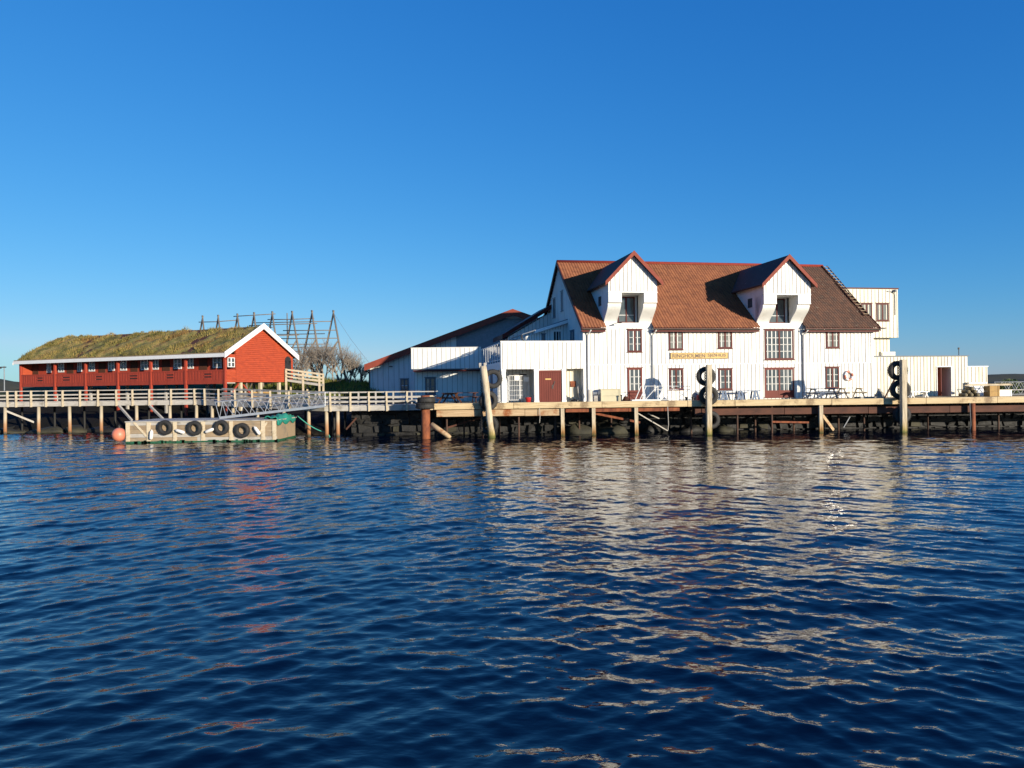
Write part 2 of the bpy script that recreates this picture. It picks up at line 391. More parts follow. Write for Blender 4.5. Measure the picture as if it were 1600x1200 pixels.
# ------------------------------------------------------------------ boarded walls and windows
def boards(mb, x0, x1, z0, ztop, y=0.0, step=0.31, bw=0.05, bd=0.03, mi=0, seed=1):
    """battens on a wall face at plane y, standing out towards -y; ztop is a number or a function of x"""
    rnd = random.Random(seed); x = x0+step*0.5
    while x < x1-bw:
        zt = ztop(x) if callable(ztop) else ztop
        zb = z0(x) if callable(z0) else z0
        if zt-zb > 0.08:
            mb.box(x-bw/2, x+bw/2, y-bd*(0.8+0.4*rnd.random()), y+0.01, zb, zt, mi)
            mb.box(x-bw/2-0.03-0.012*rnd.random(), x-bw/2, y-0.005, y+0.01, zb, zt, 1)     # joint strip painted dark as the batten's shadow line
        x += step*(0.92+0.16*rnd.random())
def window(M, root, x0, x1, z0, z1, y=0.0, rows=3, cols=1, leaves=2, glass=None, fr=None, mun=None, panel=0.0, name='window', fw_=0.10, head=True, depth=0.055):
    """a casement on plane y of frame M facing -y: frame and bars > pane"""
    fr = fr or OXRED; mun = mun or MUNTIN; glass = glass or GLASS
    mb = MB(M); d = depth
    mb.box(x0, x0+fw_, y-d, y+0.02, z0, z1); mb.box(x1-fw_, x1, y-d, y+0.02, z0, z1)
    mb.box(x0+fw_, x1-fw_, y-d, y+0.02, z1-fw_, z1); mb.box(x0+fw_, x1-fw_, y-d, y+0.02, z0, z0+fw_)
    if head:
        mb.box(x0-0.06, x1+0.06, y-d-0.03, y+0.02, z1, z1+0.05); mb.box(x0-0.05, x1+0.05, y-d-0.05, y+0.02, z0-0.045, z0)
    zi0 = z0+fw_+panel; lw = (x1-x0-2*fw_)/leaves
    if panel:
        mb.box(x0+fw_, x1-fw_, y-d*0.7, y+0.02, z0+fw_, zi0-0.03); mb.box(x0+fw_, x1-fw_, y-d*0.85, y+0.02, zi0-0.03, zi0+0.04)
    for k in range(1, leaves):
        xm = x0+fw_+lw*k; mb.box(xm-0.06, xm+0.06, y-d*0.9, y+0.02, z0+fw_, z1-fw_)
    for k in range(leaves):
        a = x0+fw_+lw*k+(0.05 if k else 0.0); b = x0+fw_+lw*(k+1)-(0.05 if k < leaves-1 else 0.0)
        for j in range(1, rows):
            z = zi0+(z1-fw_-zi0)*j/rows; mb.box(a, b, y-d*0.7, y+0.02, z-0.026, z+0.026, 1)
        for j in range(1, cols):
            x = a+(b-a)*j/cols; mb.box(x-0.011, x+0.011, y-d*0.5, y+0.02, zi0, z1-fw_, 1)
    o = build(mb, name, [fr, mun], root)
    g = MB(M); g.box(x0+fw_*0.8, x1-fw_*0.8, y-0.022, y+0.01, zi0-0.01, z1-fw_*0.8); build(g, 'pane', glass, o)
    return o

# ------------------------------------------------------------------ main warehouse
YAW = R(10)
H = frame((4.87, 50.0, DZ), YAW)           # x along the front, y back, z above the deck
def hp(px, py, v=0.0): return on(H, px, py, v)
GL = axes(H, (0,-1,0), (1,0,0))            # left gable: x = -v, y into the wall
WL = hp(1364, 560).x                        # length of the front
ZE = hp(912.6, 509, -0.35).z               # eave
RUN = 6.5; ZR = hp(1000, 411, RUN).z       # ridge
MS = (ZR-ZE)/(RUN+0.35)                    # roof rise per metre
def zroof(v): return ZE+MS*(v+0.35)
ZW = zroof(0)-0.12
house = thing('warehouse', 'big white boarded quayside warehouse with orange tiled roof and two loft dormers', 'warehouse', H)
d_spec = []                                 # dormers: left, right, at v
DV = -1.1
for (pl, pr, pa, ya, ys_) in ((950.6, 1026.6, 988, 397, 437), (1193.5, 1266.5, 1229.5, 402.5, 441)):
    a = hp(pl, 450, DV).x; b = hp(pr, 450, DV).x; d_spec.append((a, b, hp(pa, ya, DV).z, hp(pl, ys_, DV).z))
def in_dormer(u, pad=0.0): return any(a-pad < u < b+pad for a, b, _, _ in d_spec)

mb = MB(H); mb.box(0, WL, 0, 0.2, 0, ZW)
zs = hp(1000, 569.5).z
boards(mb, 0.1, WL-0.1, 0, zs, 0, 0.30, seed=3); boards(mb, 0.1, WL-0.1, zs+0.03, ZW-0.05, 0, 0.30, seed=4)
mb.box(-0.03, WL+0.03, -0.035, 0.0, zs-0.02, zs+0.025)
for x in (0.0, WL-0.14): mb.box(x-0.02, x+0.16, -0.05, 0.01, 0, ZW)
build(mb, 'front_wall', WHITE, house)
mb = MB(H)
gz = lambda x: zroof(-x if x > -RUN else 2*RUN+x)-0.14          # x = -v
poly = [(-2*RUN, 0, 0), (-0.2, 0, 0), (-0.2, 0, gz(-0.2)), (-RUN, 0, gz(-RUN)), (-2*RUN, 0, gz(-2*RUN))]
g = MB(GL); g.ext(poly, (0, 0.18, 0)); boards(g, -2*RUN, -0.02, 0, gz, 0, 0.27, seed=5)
build(g, 'gable_wall', WHITE, house)
GR = axes(frame(H @ Vector((WL, 0, 0)), YAW), (0,1,0), (-1,0,0))
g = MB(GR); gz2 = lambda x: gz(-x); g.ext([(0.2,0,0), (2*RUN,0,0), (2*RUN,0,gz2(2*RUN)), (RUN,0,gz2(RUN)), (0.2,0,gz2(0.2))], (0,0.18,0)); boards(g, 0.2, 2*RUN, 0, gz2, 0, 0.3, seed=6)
build(g, 'gable_wall', WHITE, house)
mb.box(0.1, WL-0.1, 2*RUN-0.2, 2*RUN, 0, zroof(0)-0.15); build(mb, 'rear_wall', WHITE, house)

def tiled(name, M, root, u0, u1, slope_pts, mats, matf, keep, tw=0.215, th=0.34, amp=0.028):
    """pantiles: slope_pts = (v0,z0)->(v1,z1) from eave to ridge, waves along u, a lip at each course"""
    (v0, z0), (v1, z1) = slope_pts; L = math.hypot(v1-v0, z1-z0); dv, dz = (v1-v0)/L, (z1-z0)/L; nv, nz = -dz, dv
    nu = int((u1-u0)/tw)*6; nr = int(L/th)
    us = np.linspace(u0, u1, nu+1); vs = []; fs = []; uvs = []; mi = []
    for r in range(nr):
        for e in (0, 1):
            s_ = L*(r+e)/nr; lift = 0.035 if e == 0 else 0.0
            for u in us:
                ph = (u-u0)/tw*2*math.pi; h = amp*(math.sin(ph)+0.25*math.sin(2*ph)) + lift
                vs.append((u, v0+dv*s_+nv*h, z0+dz*s_+nz*h)); uvs.append(((u-u0)/tw, r+e*0.98+0.01))
    n = nu+1
    for r in range(nr):
        for i in range(nu):
            um = (us[i]+us[i+1])/2; vm = v0+dv*L*(r+0.5)/nr
            if not keep(um, vm): continue
            a = 2*r*n+i; fs.append((a, a+1, a+1+n, a+n)); mi.append(matf(um, vm))
            if r: b = a-n; fs.append((b, b+1, a+1, a)); mi.append(matf(um, vm))
            else:
                k = len(vs); p, q = vs[a], vs[a+1]
                vs.append((p[0], p[1]-nv*0.07, p[2]-nz*0.07)); vs.append((q[0], q[1]-nv*0.07, q[2]-nz*0.07)); uvs.append(uvs[a]); uvs.append(uvs[a+1])
                fs.append((k, k+1, a+1, a)); mi.append(matf(um, vm))
    o = raw(name, [tuple(M @ Vector(p)) for p in vs], fs, mats, mi, root)
    ul = o.data.uv_layers.new(name='tiles')
    lv = np.zeros(len(o.data.loops), dtype=np.int32); o.data.loops.foreach_get('vertex_index', lv)
    ul.data.foreach_set('uv', np.array(uvs)[lv].astype(np.float32).ravel())
    o.data.polygons.foreach_set('use_smooth', [True]*len(o.data.polygons))
    return o
udark = d_spec[1][1]
rf = tiled('roof', H, house, -0.18, WL+0.25, ((-0.45, zroof(-0.45)), (RUN, ZR)), [TILE, TILEOLD], lambda u, v: 1 if u > udark-0.6+0.12*math.sin(v*3) else 0,
           lambda u, v: not (in_dormer(u, -0.02) and v < 2.2))
mb = MB(H)                                             # rear slope and deck under the tiles
mb.ext([(-0.18, RUN+0.02, ZR), (WL+0.25, RUN+0.02, ZR), (WL+0.25, 2*RUN+0.4, zroof(-0.4)), (-0.18, 2*RUN+0.4, zroof(-0.4))], (0,0,-0.1))
build(mb, 'rear_slope', TILEOLD, rf)
mb = MB(H); mb.tube([(-0.2, RUN, ZR+0.0), (WL*0.35, RUN, ZR+0.01), (WL+0.27, RUN, ZR)], 0.13, 10); build(mb, 'ridge_cap', TILERED, rf, True)
for u, mat_ in ((-0.24, OXRED), (WL+0.25, OXRED)):
    mb = MB(H)
    for (va, vb) in ((-0.5, RUN), (2*RUN+0.45, RUN)):
        za, zb = zroof(-0.5), ZR
        mb.ext([(u, va, za-0.24), (u, vb, zb-0.26), (u, vb, zb+0.05), (u, va, za+0.06)], (0.06, 0, 0))
    build(mb, 'barge_board', mat_, rf)
segs = [(-0.2, d_spec[0][0]-0.02), (d_spec[0][1]+0.02, d_spec[1][0]-0.02), (d_spec[1][1]+0.02, WL+0.22)]
for a, b in segs:
    ze = zroof(-0.45)
    mb = MB(H); mb.box(a, b, -0.42, -0.36, ze-0.33, ze-0.05); mb.box(a, b, -0.36, 0.0, ze-0.33, ze-0.29); build(mb, 'eave_fascia', OXRED, rf)
    mb = MB(H)
    pr = [(a, -0.50+0.085*math.cos(t), ze-0.12+0.085*math.sin(t)) for t in np.linspace(math.pi, 2*math.pi, 9)] + [(a, -0.50+0.07*math.cos(t), ze-0.12+0.07*math.sin(t)) for t in np.linspace(2*math.pi, math.pi, 9)]
    mb.ext(pr, (b-a, 0, 0)); build(mb, 'gutter', GUTTER, rf)
for px, ztop in ((918.3, None), (1019.8, None), (1255.5, None)):
    u = hp(px, 550, -0.12).x; ze = zroof(-0.45)-0.2
    mb = MB(H); mb.tube([(u+0.15, -0.48, ze), (u+0.1, -0.40, ze-0.1), (u, -0.12, ze-0.35), (u, -0.12, 0.12), (u, -0.25, 0.03)], 0.055, 8)
    for z in (1.0, 2.4, 3.8): mb.box(u-0.08, u+0.08, -0.13, 0.0, z, z+0.04)
    build(mb, 'downpipe', PALEPIPE, house, True)

def pw(l, t, r_, b, v=0.0): # pixel rectangle -> plane rectangle
    p = hp(l, b, v); q = hp(r_, t, v); return p.x, q.x, p.z, q.z
CV = (1045, 1122, 1290)
for (l, t, r_, b, rows, cols, gl) in ((980.6,515,1002.5,550,3,1,GLASS), (1045,513,1066.7,546.5,3,1,CURTAIN), (1045.8,576,1066.7,609,3,1,GLASS),
        (1122,512.5,1143.3,544.4,3,1,CURTAIN), (1122.5,576,1143.3,609,3,1,GLASS), (1290.6,512,1310.4,543.8,3,1,CURTAIN), (1290,573.5,1310.4,607,3,1,GLASS)):
    x0, x1, z0, z1 = pw(l, t, r_, b); window(H, house, x0, x1, z0, min(z1, ZW-0.1), 0, rows, cols, 2, gl)
x0, x1, z0, z1 = pw(1194.8, 515, 1239.6, 562); window(H, house, x0, x1, z0, z1, 0, 4, 2, 2, GLASS, fw_=0.11, name='loft_door', panel=0.0)
x0, x1, z0, z1 = pw(1194.8, 575, 1240, 621); window(H, house, x0, x1, z0, z1, 0, 3, 2, 2, GLASS, DOORRED, fw_=0.11, panel=0.34, name='double_door')
x0, x1, z0, z1 = pw(980.8, 575, 1003, 629); window(H, house, x0, x1, max(z0, 0.05), z1, 0, 3, 2, 1, GLASS, DOORRED, fw_=0.12, panel=0.55, name='door')
# gable openings
for v0_, v1_, pt, pb in ((6.0, 5.35, 462, 490), (8.6, 7.9, 467, 500)):
    z1 = on(GL, 865, pt, 0).z; z0 = z1-1.5
    window(GL, house, -v0_, -v1_, z0, z1, 0, 1, 1, 1, DARK, GREYSTEEL, WHITE, fw_=0.06, name='hatch')
zt = on(GL, 897, 516, 0).z; window(GL, house, -3.3, -2.3, zt-1.3, zt, 0, 2, 1, 1, DARK, SLATE, SLATE)

# dormers
def dormer(a, b, za, zs_, kk):
    uc = (a+b)/2; zl = hp(990 if kk == 0 else 1230, 456 if kk == 0 else 459.5, DV).z   # lintel line
    zb = zroof(0)+0.0 + 0.12
    mb = MB(H)
    ov = 0.30; sl = (za-zs_)/(uc-a)
    # front gable board
    front = [(a, DV, zl), (b, DV, zl), (b, DV, zs_), (uc, DV, za-0.04), (a, DV, zs_)]
    mb.ext(front, (0, 0.22, 0))
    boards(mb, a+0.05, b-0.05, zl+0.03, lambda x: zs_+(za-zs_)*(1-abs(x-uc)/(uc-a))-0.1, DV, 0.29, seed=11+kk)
    mb.box(a-0.02, b+0.02, DV-0.03, DV+0.0, zl-0.06, zl+0.02)
    bw = (b-a)*0.27
    # brackets: solid side pieces with a curved front edge
    h = zl-0.06-zb
    prof = [(0.12, zb-0.75), (0.0, zb-0.75)]
    for t in np.linspace(0, 1, 13):
        prof.append((-0.02 + (DV+0.16)*(0.5-0.5*math.cos(math.pi*min(1, t*1.02))), zb-0.25+(h*0.62+0.2)*t))
    zj = prof[-1][1]
    prof += [(DV+0.05, zj+0.05), (DV, zj+0.09), (DV, zl-0.06), (0.12, zl-0.06)]
    for (p, q) in ((a, a+bw), (b-bw, b)):
        mb.ext([(p, y, z) for y, z in prof], (q-p, 0, 0))
        mb.box(p-0.01, q+0.01, DV-0.02, DV+0.3, zj+0.08, zj+0.13)
    mb.box(a+bw, b-bw, DV+0.22, 0.5, zl-0.1, zl-0.02)           # soffit of the recess
    mb.box(a+bw-0.02, b-bw+0.02, 0.36, 0.5, ZW-0.1, zl-0.1)     # back wall of the recess
    mb.box(a+0.02, b-0.02, -0.03, 0.36, ZW-0.3, ZW-0.02+0.1)      # sill shelf
    # cheeks running back into the main roof
    for x in (a, b-0.12):
        vs_ = (zs_-ZE)/MS-0.35
        mb.ext([(x, 0.05, zroof(0)-0.15), (x, DV+0.2, zl-0.05), (x, DV+0.2, zs_), (x, vs_+0.2, zs_), (x, vs_+0.2, zroof(vs_+0.2)-0.12)], (0.12, 0, 0))
    o = build(mb, 'dormer', WHITE, house)
    # roof of the dormer: two slopes that die into the main roof
    mb = MB(H); fv = DV-0.32; t = 0.10
    ea = 0.30                                           # eave overhang
    zea = zs_-sl*ea+0.12; zap = za+0.14
    vr = (zap-ZE)/MS-0.35+0.15; ve = (zea-ZE)/MS-0.35+0.15
    for sgn in (-1, 1):
        xe = uc+sgn*((b-a)/2+ea)
        mb.ext([(uc, fv, zap), (uc, vr, zap), (xe, ve, zea), (xe, fv, zea)], (0, 0, -t), 0)
    build(mb, 'roof', TILEOLD if kk else TILEOLD, o)
    for sgn in (-1, 1):
        bb = MB(H); xe = uc+sgn*((b-a)/2+ea)
        bb.ext([(uc, fv-0.05, zap+0.05), (xe, fv-0.05, zea+0.05), (xe, fv-0.05, zea-0.25), (uc, fv-0.05, zap-0.27)], (0, 0.05, 0))
        build(bb, 'barge_board', ROOFRED, o)
    # window in the recess
    wl = uc-0.62; wr = uc+0.62; gz0 = ZW+0.10; gz1 = zl-0.16
    mb = MB(H); y = 0.30
    mb.box(wl, wl+0.07, y, y+0.07, gz0, gz1); mb.box(wr-0.07, wr, y, y+0.07, gz0, gz1); mb.box(wl, wr, y+0.01, y+0.06, gz1-0.08, gz1); mb.box(wl, wr, y+0.01, y+0.06, gz0, gz0+0.08)
    mb.box(uc-0.05, uc+0.05, y+0.005, y+0.06, gz0, gz1); mb.box(wl, wr, y+0.015, y+0.05, gz0+0.52, gz0+0.55, 1)
    mb.box(wl+0.05, wr-0.05, y+0.035, y+0.055, gz0, gz1, 2)
    build(mb, 'window', [OXRED, WHITEMETAL, GLASS], o)
    mb = MB(axes(H, (0,-1,0), (1,0,0)))                 # small cheek window
    mb.box(-1.15, -0.55, a-0.03, a+0.02, zl-0.75, zl-0.1); build(mb, 'cheek_window', GLASS, o)
for k, d in enumerate(d_spec): dormer(*d, k)
# wall lamp on a bracket
mb = MB(H); p = hp(952, 509, -0.05); mb.tube([(p.x, 0, p.z-0.05), (p.x+0.2, -0.3, p.z+0.1), (p.x+0.55, -0.55, p.z+0.18)], 0.02, 6); mb.lathe([(0.0,0.06),(0.05,0.05),(0.13,-0.02),(0.14,-0.03)], (p.x+0.6, -0.58, p.z+0.16), 12)
build(mb, 'wall_lamp', BLACK, house)

# roof ladder
def on_roof(px, py):
    o = H.inverted() @ Vector((0,0,EYE)); d = H.inverted().to_3x3() @ ray(px, py)
    t = (ZE+MS*(o.y+0.35)-o.z)/(d.z-MS*d.y); return o+d*t
nrm = Vector((0, -MS, 1)).normalized()
a0 = on_roof(1284, 417)+nrm*0.09; a1 = on_roof(1350, 495)+nrm*0.09
lad = thing('roof_ladder', 'grey wooden ladder lying up the dark end of the tiled roof', 'ladder', H @ Matrix.Translation(a1))
dx = Vector((0.42, 0, 0)); mb = MB(H)
for s in (0, 1): mb = MB(H); mb.beam(a0+dx*s, a1+dx*s, 0.06, 0.07); build(mb, 'rail', BROWNWOOD, lad)
for i in range(17):
    mb = MB(H); p = a0.lerp(a1, (i+0.5)/17); mb.beam(p+nrm*0.03, p+dx+nrm*0.03, 0.05, 0.05); build(mb, 'rung', DARKPLANK, lad)

# name sign with lettering
x0, x1, z0, z1 = pw(1048, 551.3, 1137, 560.4, -0.06)
sg = thing('name_sign', 'long yellow name board with brown capitals between the middle windows', 'sign', H @ Matrix.Translation((x0, -0.06, z0)))
mb = MB(H); mb.box(x0, x1, -0.075, -0.035, z0, z1); build(mb, 'board', SIGNY, sg)
mb = MB(H)
for p in ((x0,x1,z0-0.03,z0),(x0,x1,z1,z1+0.03)): mb.box(p[0], p[1], -0.09, -0.03, p[2], p[3])
for x in (x0-0.03, x1): mb.box(x, x+0.03, -0.09, -0.03, z0-0.03, z1+0.03)
build(mb, 'border', SIGNB, sg)
def lettering(text, M, parent, w_, h_, mat):
    c = bpy.data.curves.new('lettering', 'FONT'); c.body = text; c.align_x = 'CENTER'; c.align_y = 'CENTER'; c.size = 1; c.extrude = 0.02; c.offset = 0.012
    t = bpy.data.objects.new('lettering_curve', c); me = bpy.data.meshes.new_from_object(t)
    co = np.zeros(len(me.vertices)*3, dtype=np.float32); me.vertices.foreach_get('co', co); co = co.reshape(-1,3)
    mn, mx = co.min(0), co.max(0); co = (co-(mn+mx)/2)*np.array([w_/(mx[0]-mn[0]), h_/(mx[1]-mn[1]), 0.5])
    W = [tuple(M @ Vector((p[0], -p[2], p[1]))) for p in co]
    o = raw('lettering', W, [list(p.vertices) for p in me.polygons], mat, None, parent)
    bpy.data.objects.remove(t); bpy.data.curves.remove(c); bpy.data.meshes.remove(me); return o
for word, fa, fb in (('RINGHOLMEN', 0.03, 0.60), ('SJØHUS', 0.645, 0.965)):
    lettering(word, H @ Matrix.Translation((x0+(x1-x0)*(fa+fb)/2, -0.08, (z0+z1)/2)), sg, (x1-x0)*(fb-fa), (z1-z0)*0.70, SIGNB)

# lifebuoy
p = hp(1326, 587, -0.1); Mb = H @ Matrix.Translation((p.x, -0.13, p.z))
lb = thing('lifebuoy', 'orange and white lifebuoy hung on the white wall', 'lifebuoy', Mb)
for part, mat_, segs_ in (('ring', TRIMW, (0,1,2,3)), ('band', ORANGE, (0,1,2,3))):
    for s in segs_:
        mb = MB(Mb)
        t0 = s*math.pi/2 + (0.35 if part == 'ring' else -0.42)+0.3; t1 = t0+(0.8 if part == 'ring' else 0.77)
        r_ = 0.075 if part == 'ring' else 0.079
        mb.tube([(0.30*math.cos(t), 0, 0.30*math.sin(t)) for t in np.linspace(t0, t1, 8)], r_, 10)
        build(mb, part, mat_, lb, True)

# ------------------------------------------------------------------ terrace porch left of the warehouse
porch = thing('terrace_porch', 'white boarded porch with roof terrace, red door and columns', 'porch', H @ Matrix.Translation((-5.8, 0, 0)))
ul = hp(782.5, 555).x; PB = hp(850, 576.5).z; PT = hp(850, 534).z; TD = PB+0.35; PD = 9.6
mb = MB(H); mb.box(ul, -0.03, -0.02, 0.10, PB, PT); boards(mb, ul, -0.05, PB, PT-0.04, -0.02, 0.31, seed=21); mb.box(ul-0.03, -0.03, -0.07, 0.14, PT, PT+0.06)
build(mb, 'parapet', WHITE, porch)
mb = MB(H); mb.box(ul+0.02, -0.05, 0.1, PD, PB+0.02, TD); mb.box(ul-0.02, ul+0.02, 0.11, PD, PB-0.02, TD+0.15); build(mb, 'terrace_slab', TRIMW, porch)
for (l, r_) in ((784, 790.4), (835, 842), (878.3, 884.6)):
    a, b = hp(l, 600).x, hp(r_, 600).x
    mb = MB(H); mb.box(a, b, 0.0, 0.28, 0, PB-0.004); mb.box(a-0.02, b+0.02, -0.015, 0.3, 0, 0.15); mb.box(a-0.02, b+0.02, -0.015, 0.3, PB-0.14, PB-0.006); build(mb, 'column', WHITE, porch)
a, b = hp(842.2, 600).x, hp(878.1, 600).x
zt = hp(860, 579).z
mb = MB(H); mb.box(a, b, 0.06, 0.2, zt+0.02, PB-0.003); build(mb, 'door_header', WHITE, porch)
mb = MB(H); mb.box(a+0.02, b-0.02, 0.10, 0.16, 0.03, zt-0.1); mb.box(a, b, 0.04, 0.18, zt-0.1, zt+0.02)
x = a+0.05
while x < b-0.1: mb.box(x, x+0.14, 0.08, 0.11, 0.05, zt-0.12); x += 0.155
dr = build(mb, 'door', DOORRED, porch)
mb = MB(H); mb.beam((a+0.95, 0.06, 1.0), (a+1.1, 0.06, 1.45), 0.05, 0.04); mb.box(a+0.9, a+1.0, 0.055, 0.08, 0.95, 1.2); build(mb, 'handle', BLACK, dr)
mb = MB(H); mb.box(a+0.45, a+0.85, 0.065, 0.08, 1.55, 1.64); build(mb, 'plate', SIGNY, dr)
mb = MB(H); mb.box(ul+0.1, a+0.1, 2.2, 2.3, 0, PB); boards(mb, ul+0.1, a, 0, PB, 2.2, 0.25, seed=22); mb.box(a-0.0, a+0.1, 0.29, 2.2, 0, PB); build(mb, 'recess_wall', WHITE, porch)
mb = MB(H); mb.box(b-0.02, -0.02, 0.75, 0.85, 0, PB); boards(mb, b+0.05, -0.02, 0, PB, 0.75, 0.2, seed=23); mb.box(b, b+0.08, 0.29, 0.75, 0, PB); build(mb, 'recess_wall', CREAM, porch)
# side of the porch under the terrace, door in shade
mb = MB(H); mb.box(ul+0.06, ul+0.16, 2.35, PD, 0, PB-0.02); build(mb, 'side_wall', WHITE, porch)
mb = MB(H); mb.box(ul+0.03, ul+0.06, 4.2, 5.2, 0.02, 2.1); build(mb, 'side_door', SLATE, porch)
# balustrade with glass on the left side
mb = MB(H)
for v in np.linspace(0.3, PD-0.1, 9): mb.box(ul-0.02, ul+0.04, v-0.03, v+0.03, TD+0.15, PT-0.08)
mb.box(ul-0.04, ul+0.06, 0.12, PD, PT-0.08, PT-0.02); mb.box(ul-0.02, ul+0.04, 0.12, PD, TD+0.28, TD+0.33)
rl = build(mb, 'balustrade', TRIMW, porch)
mb = MB(H)
for v in np.linspace(0.3, PD-0.1, 9)[:-1]: mb.box(ul, ul+0.015, v+0.06, v+1.08, TD+0.36, PT-0.12)
build(mb, 'pane', basic('grey_balustrade_glass', (0.10,0.14,0.20), (0.13,0.17,0.23), 0.08, 2), rl)
# cage in the left bay
a, b = hp(795.5, 600, 0.9).x, hp(829, 600, 0.9).x; zt = hp(810, 587, 0.9).z; zb = hp(810, 625, 0.9).z
cg = thing('cage_trolley', 'white wire cage with two notices in the porch bay', 'cage', H @ Matrix.Translation((a, 0.9, 0)))
mb = MB(H); mid = (a+b)/2
for (p, q, y0, y1) in ((a, mid-0.02, 0.9, 0.9), (mid+0.02, b, 0.9, 1.25), (a, a, 0.92, 1.6), (b, b, 1.25, 1.7)):
    P, Q = Vector((p, y0, 0)), Vector((q, y1, 0))
    for i in range(7):
        s = P.lerp(Q, i/6); mb.tube([s+Vector((0,0,zb)), s+Vector((0,0,zt))], 0.022 if i in (0,6) else 0.011, 6)
    for j in range(6):
        z = zb+(zt-zb)*j/5; mb.tube([P+Vector((0,0,z)), Q+Vector((0,0,z))], 0.022 if j in (0,5) else 0.011, 6)
build(mb, 'mesh_panel', WHITEMETAL, cg)
mb = MB(H)
for (x, y) in ((a+0.05, 0.95), (mid, 0.95), (b-0.05, 1.3)): mb = MB(H); mb.tube([(x, y, 0.0), (x, y, zb)], 0.03, 6); build(mb, 'foot', BLACK, cg)
for x, y, z, s_ in ((a+0.38, 0.87, 1.55, 0.30), (mid+0.3, 1.0, 1.45, 0.34)):
    mb = MB(H); mb.box(x, x+s_, y, y+0.012, z, z+0.32); build(mb, 'notice', TRIMW, cg)
mb = MB(H); mb.box(a+0.35, mid+0.55, 1.2, 1.5, zt+0.02, zt+0.12); tag(build(mb, 'shelf_board', BLACK), 'dark board lying across the top of the white wire cage', 'board')
p = hp(826, 628, 0.25); mb = MB(H @ Matrix.Translation((p.x, 0.35, 0)))
mb.lathe([(0.0,0.0),(0.15,0.0),(0.2,0.36),(0.215,0.38),(0.19,0.38),(0.17,0.1),(0,0.08)], n=16)
tag(build(mb, 'flower_pot', REDPAINT, None, True), 'bright red pot in front of the white wire cage', 'pot')
p = hp(895.5, 600, 0.7); mb = MB(H); mb.box(p.x-0.2, p.x+0.2, 0.66, 0.73, p.z-0.2, p.z+0.2); mb.box(p.x-0.17, p.x+0.17, 0.64, 0.66, p.z-0.17, p.z+0.17)
tag(build(mb, 'wall_plaque', RUST), 'square rust red plaque on the cream wall beside the red door', 'plaque')
p = hp(906, 629, 0.4); B = H @ Matrix.Translation((p.x, 0.4, 0)); mb = MB(B); mb.tube([(0,0,0),(0.02,0.02,0.35),(-0.08,0,0.7),(-0.12,0.02,1.0),(-0.05,0,1.25)], [0.09,0.11,0.08,0.06,0.015], 8)
mb.tube([(-0.04,0,0.55),(0.14,-0.02,0.85),(0.2,0,1.15)], [0.06,0.05,0.012], 8); mb.tube([(-0.02,0,0.2),(-0.2,0.05,0.05),(-0.34,0.04,0.0)], [0.06,0.04,0.02], 8)
tag(build(mb, 'driftwood', GREYWOOD, None, True), 'upright grey forked driftwood root standing beside the porch corner', 'driftwood')
mb = MB(H @ Matrix.Translation((p.x-0.42, 0.35, 0))); mb.lathe([(0,0.24),(0.1,0.23),(0.2,0.16),(0.25,0.05),(0.24,0.0)], n=14); tag(build(mb, 'net_ball', BLACK, None, True), 'round black float lying on the deck beside the driftwood root', 'float')

# lean-to on the terrace against the gable
zA = on(H, 887, 501, 4.4).z; zB_ = on(H, 820, 522, 4.4).z; uL = -3.2
lt = thing('terrace_room', 'white lean-to room on the roof terrace against the warehouse gable', 'lean-to', H @ Matrix.Translation((uL, 4.4, TD)))
mb = MB(H); mb.ext([(uL+0.1, 4.4, TD), (-0.02, 4.4, TD), (-0.02, 4.4, zA-0.2), (uL+0.1, 4.4, zB_-0.18)], (0, 4.0, 0)); boards(mb, uL+0.1, -0.05, TD, lambda x: zA-0.25+(zA-zB_)*x/3.2, 4.4, 0.2, seed=31); build(mb, 'wall', WHITE, lt)
mb = MB(H); mb.ext([(uL-0.25, 4.05, zB_-0.1), (-0.02, 4.05, zA+0.02), (-0.02, 4.05, zA+0.1), (uL-0.25, 4.05, zB_-0.02)], (0, 4.5, 0)); build(mb, 'roof', SLATE, lt)
mb = MB(H); mb.ext([(uL+0.7, 4.0, zB_+0.03), (-0.02, 4.0, zA-0.2), (-0.02, 4.0, zA+0.03), (uL+0.7, 4.0, zB_+0.26)], (0, 0.05, 0)); build(mb, 'fascia', TRIMW, lt)
p, q = on(H, 863, 516, 4.4), on(H, 878, 534, 4.4); window(H, lt, p.x, q.x, TD+0.1, p.z, 4.4, 1, 1, 1, DARK, WHITE, WHITE)
p, q = on(H, 846, 522, 4.4), on(H, 852, 534, 4.4); window(H, lt, p.x, q.x, TD+0.1, p.z, 4.4, 2, 1, 1, GLASS, SLATE, WHITE)
mb = MB(H); mb.tube([(uL-0.25, 4.1, zB_-0.1), (uL-0.25, 4.1, zB_-0.35), (uL+0.0, 4.3, zB_-0.6), (uL+0.06, 4.34, TD)], 0.05, 8); build(mb, 'downpipe', BLACK, lt)

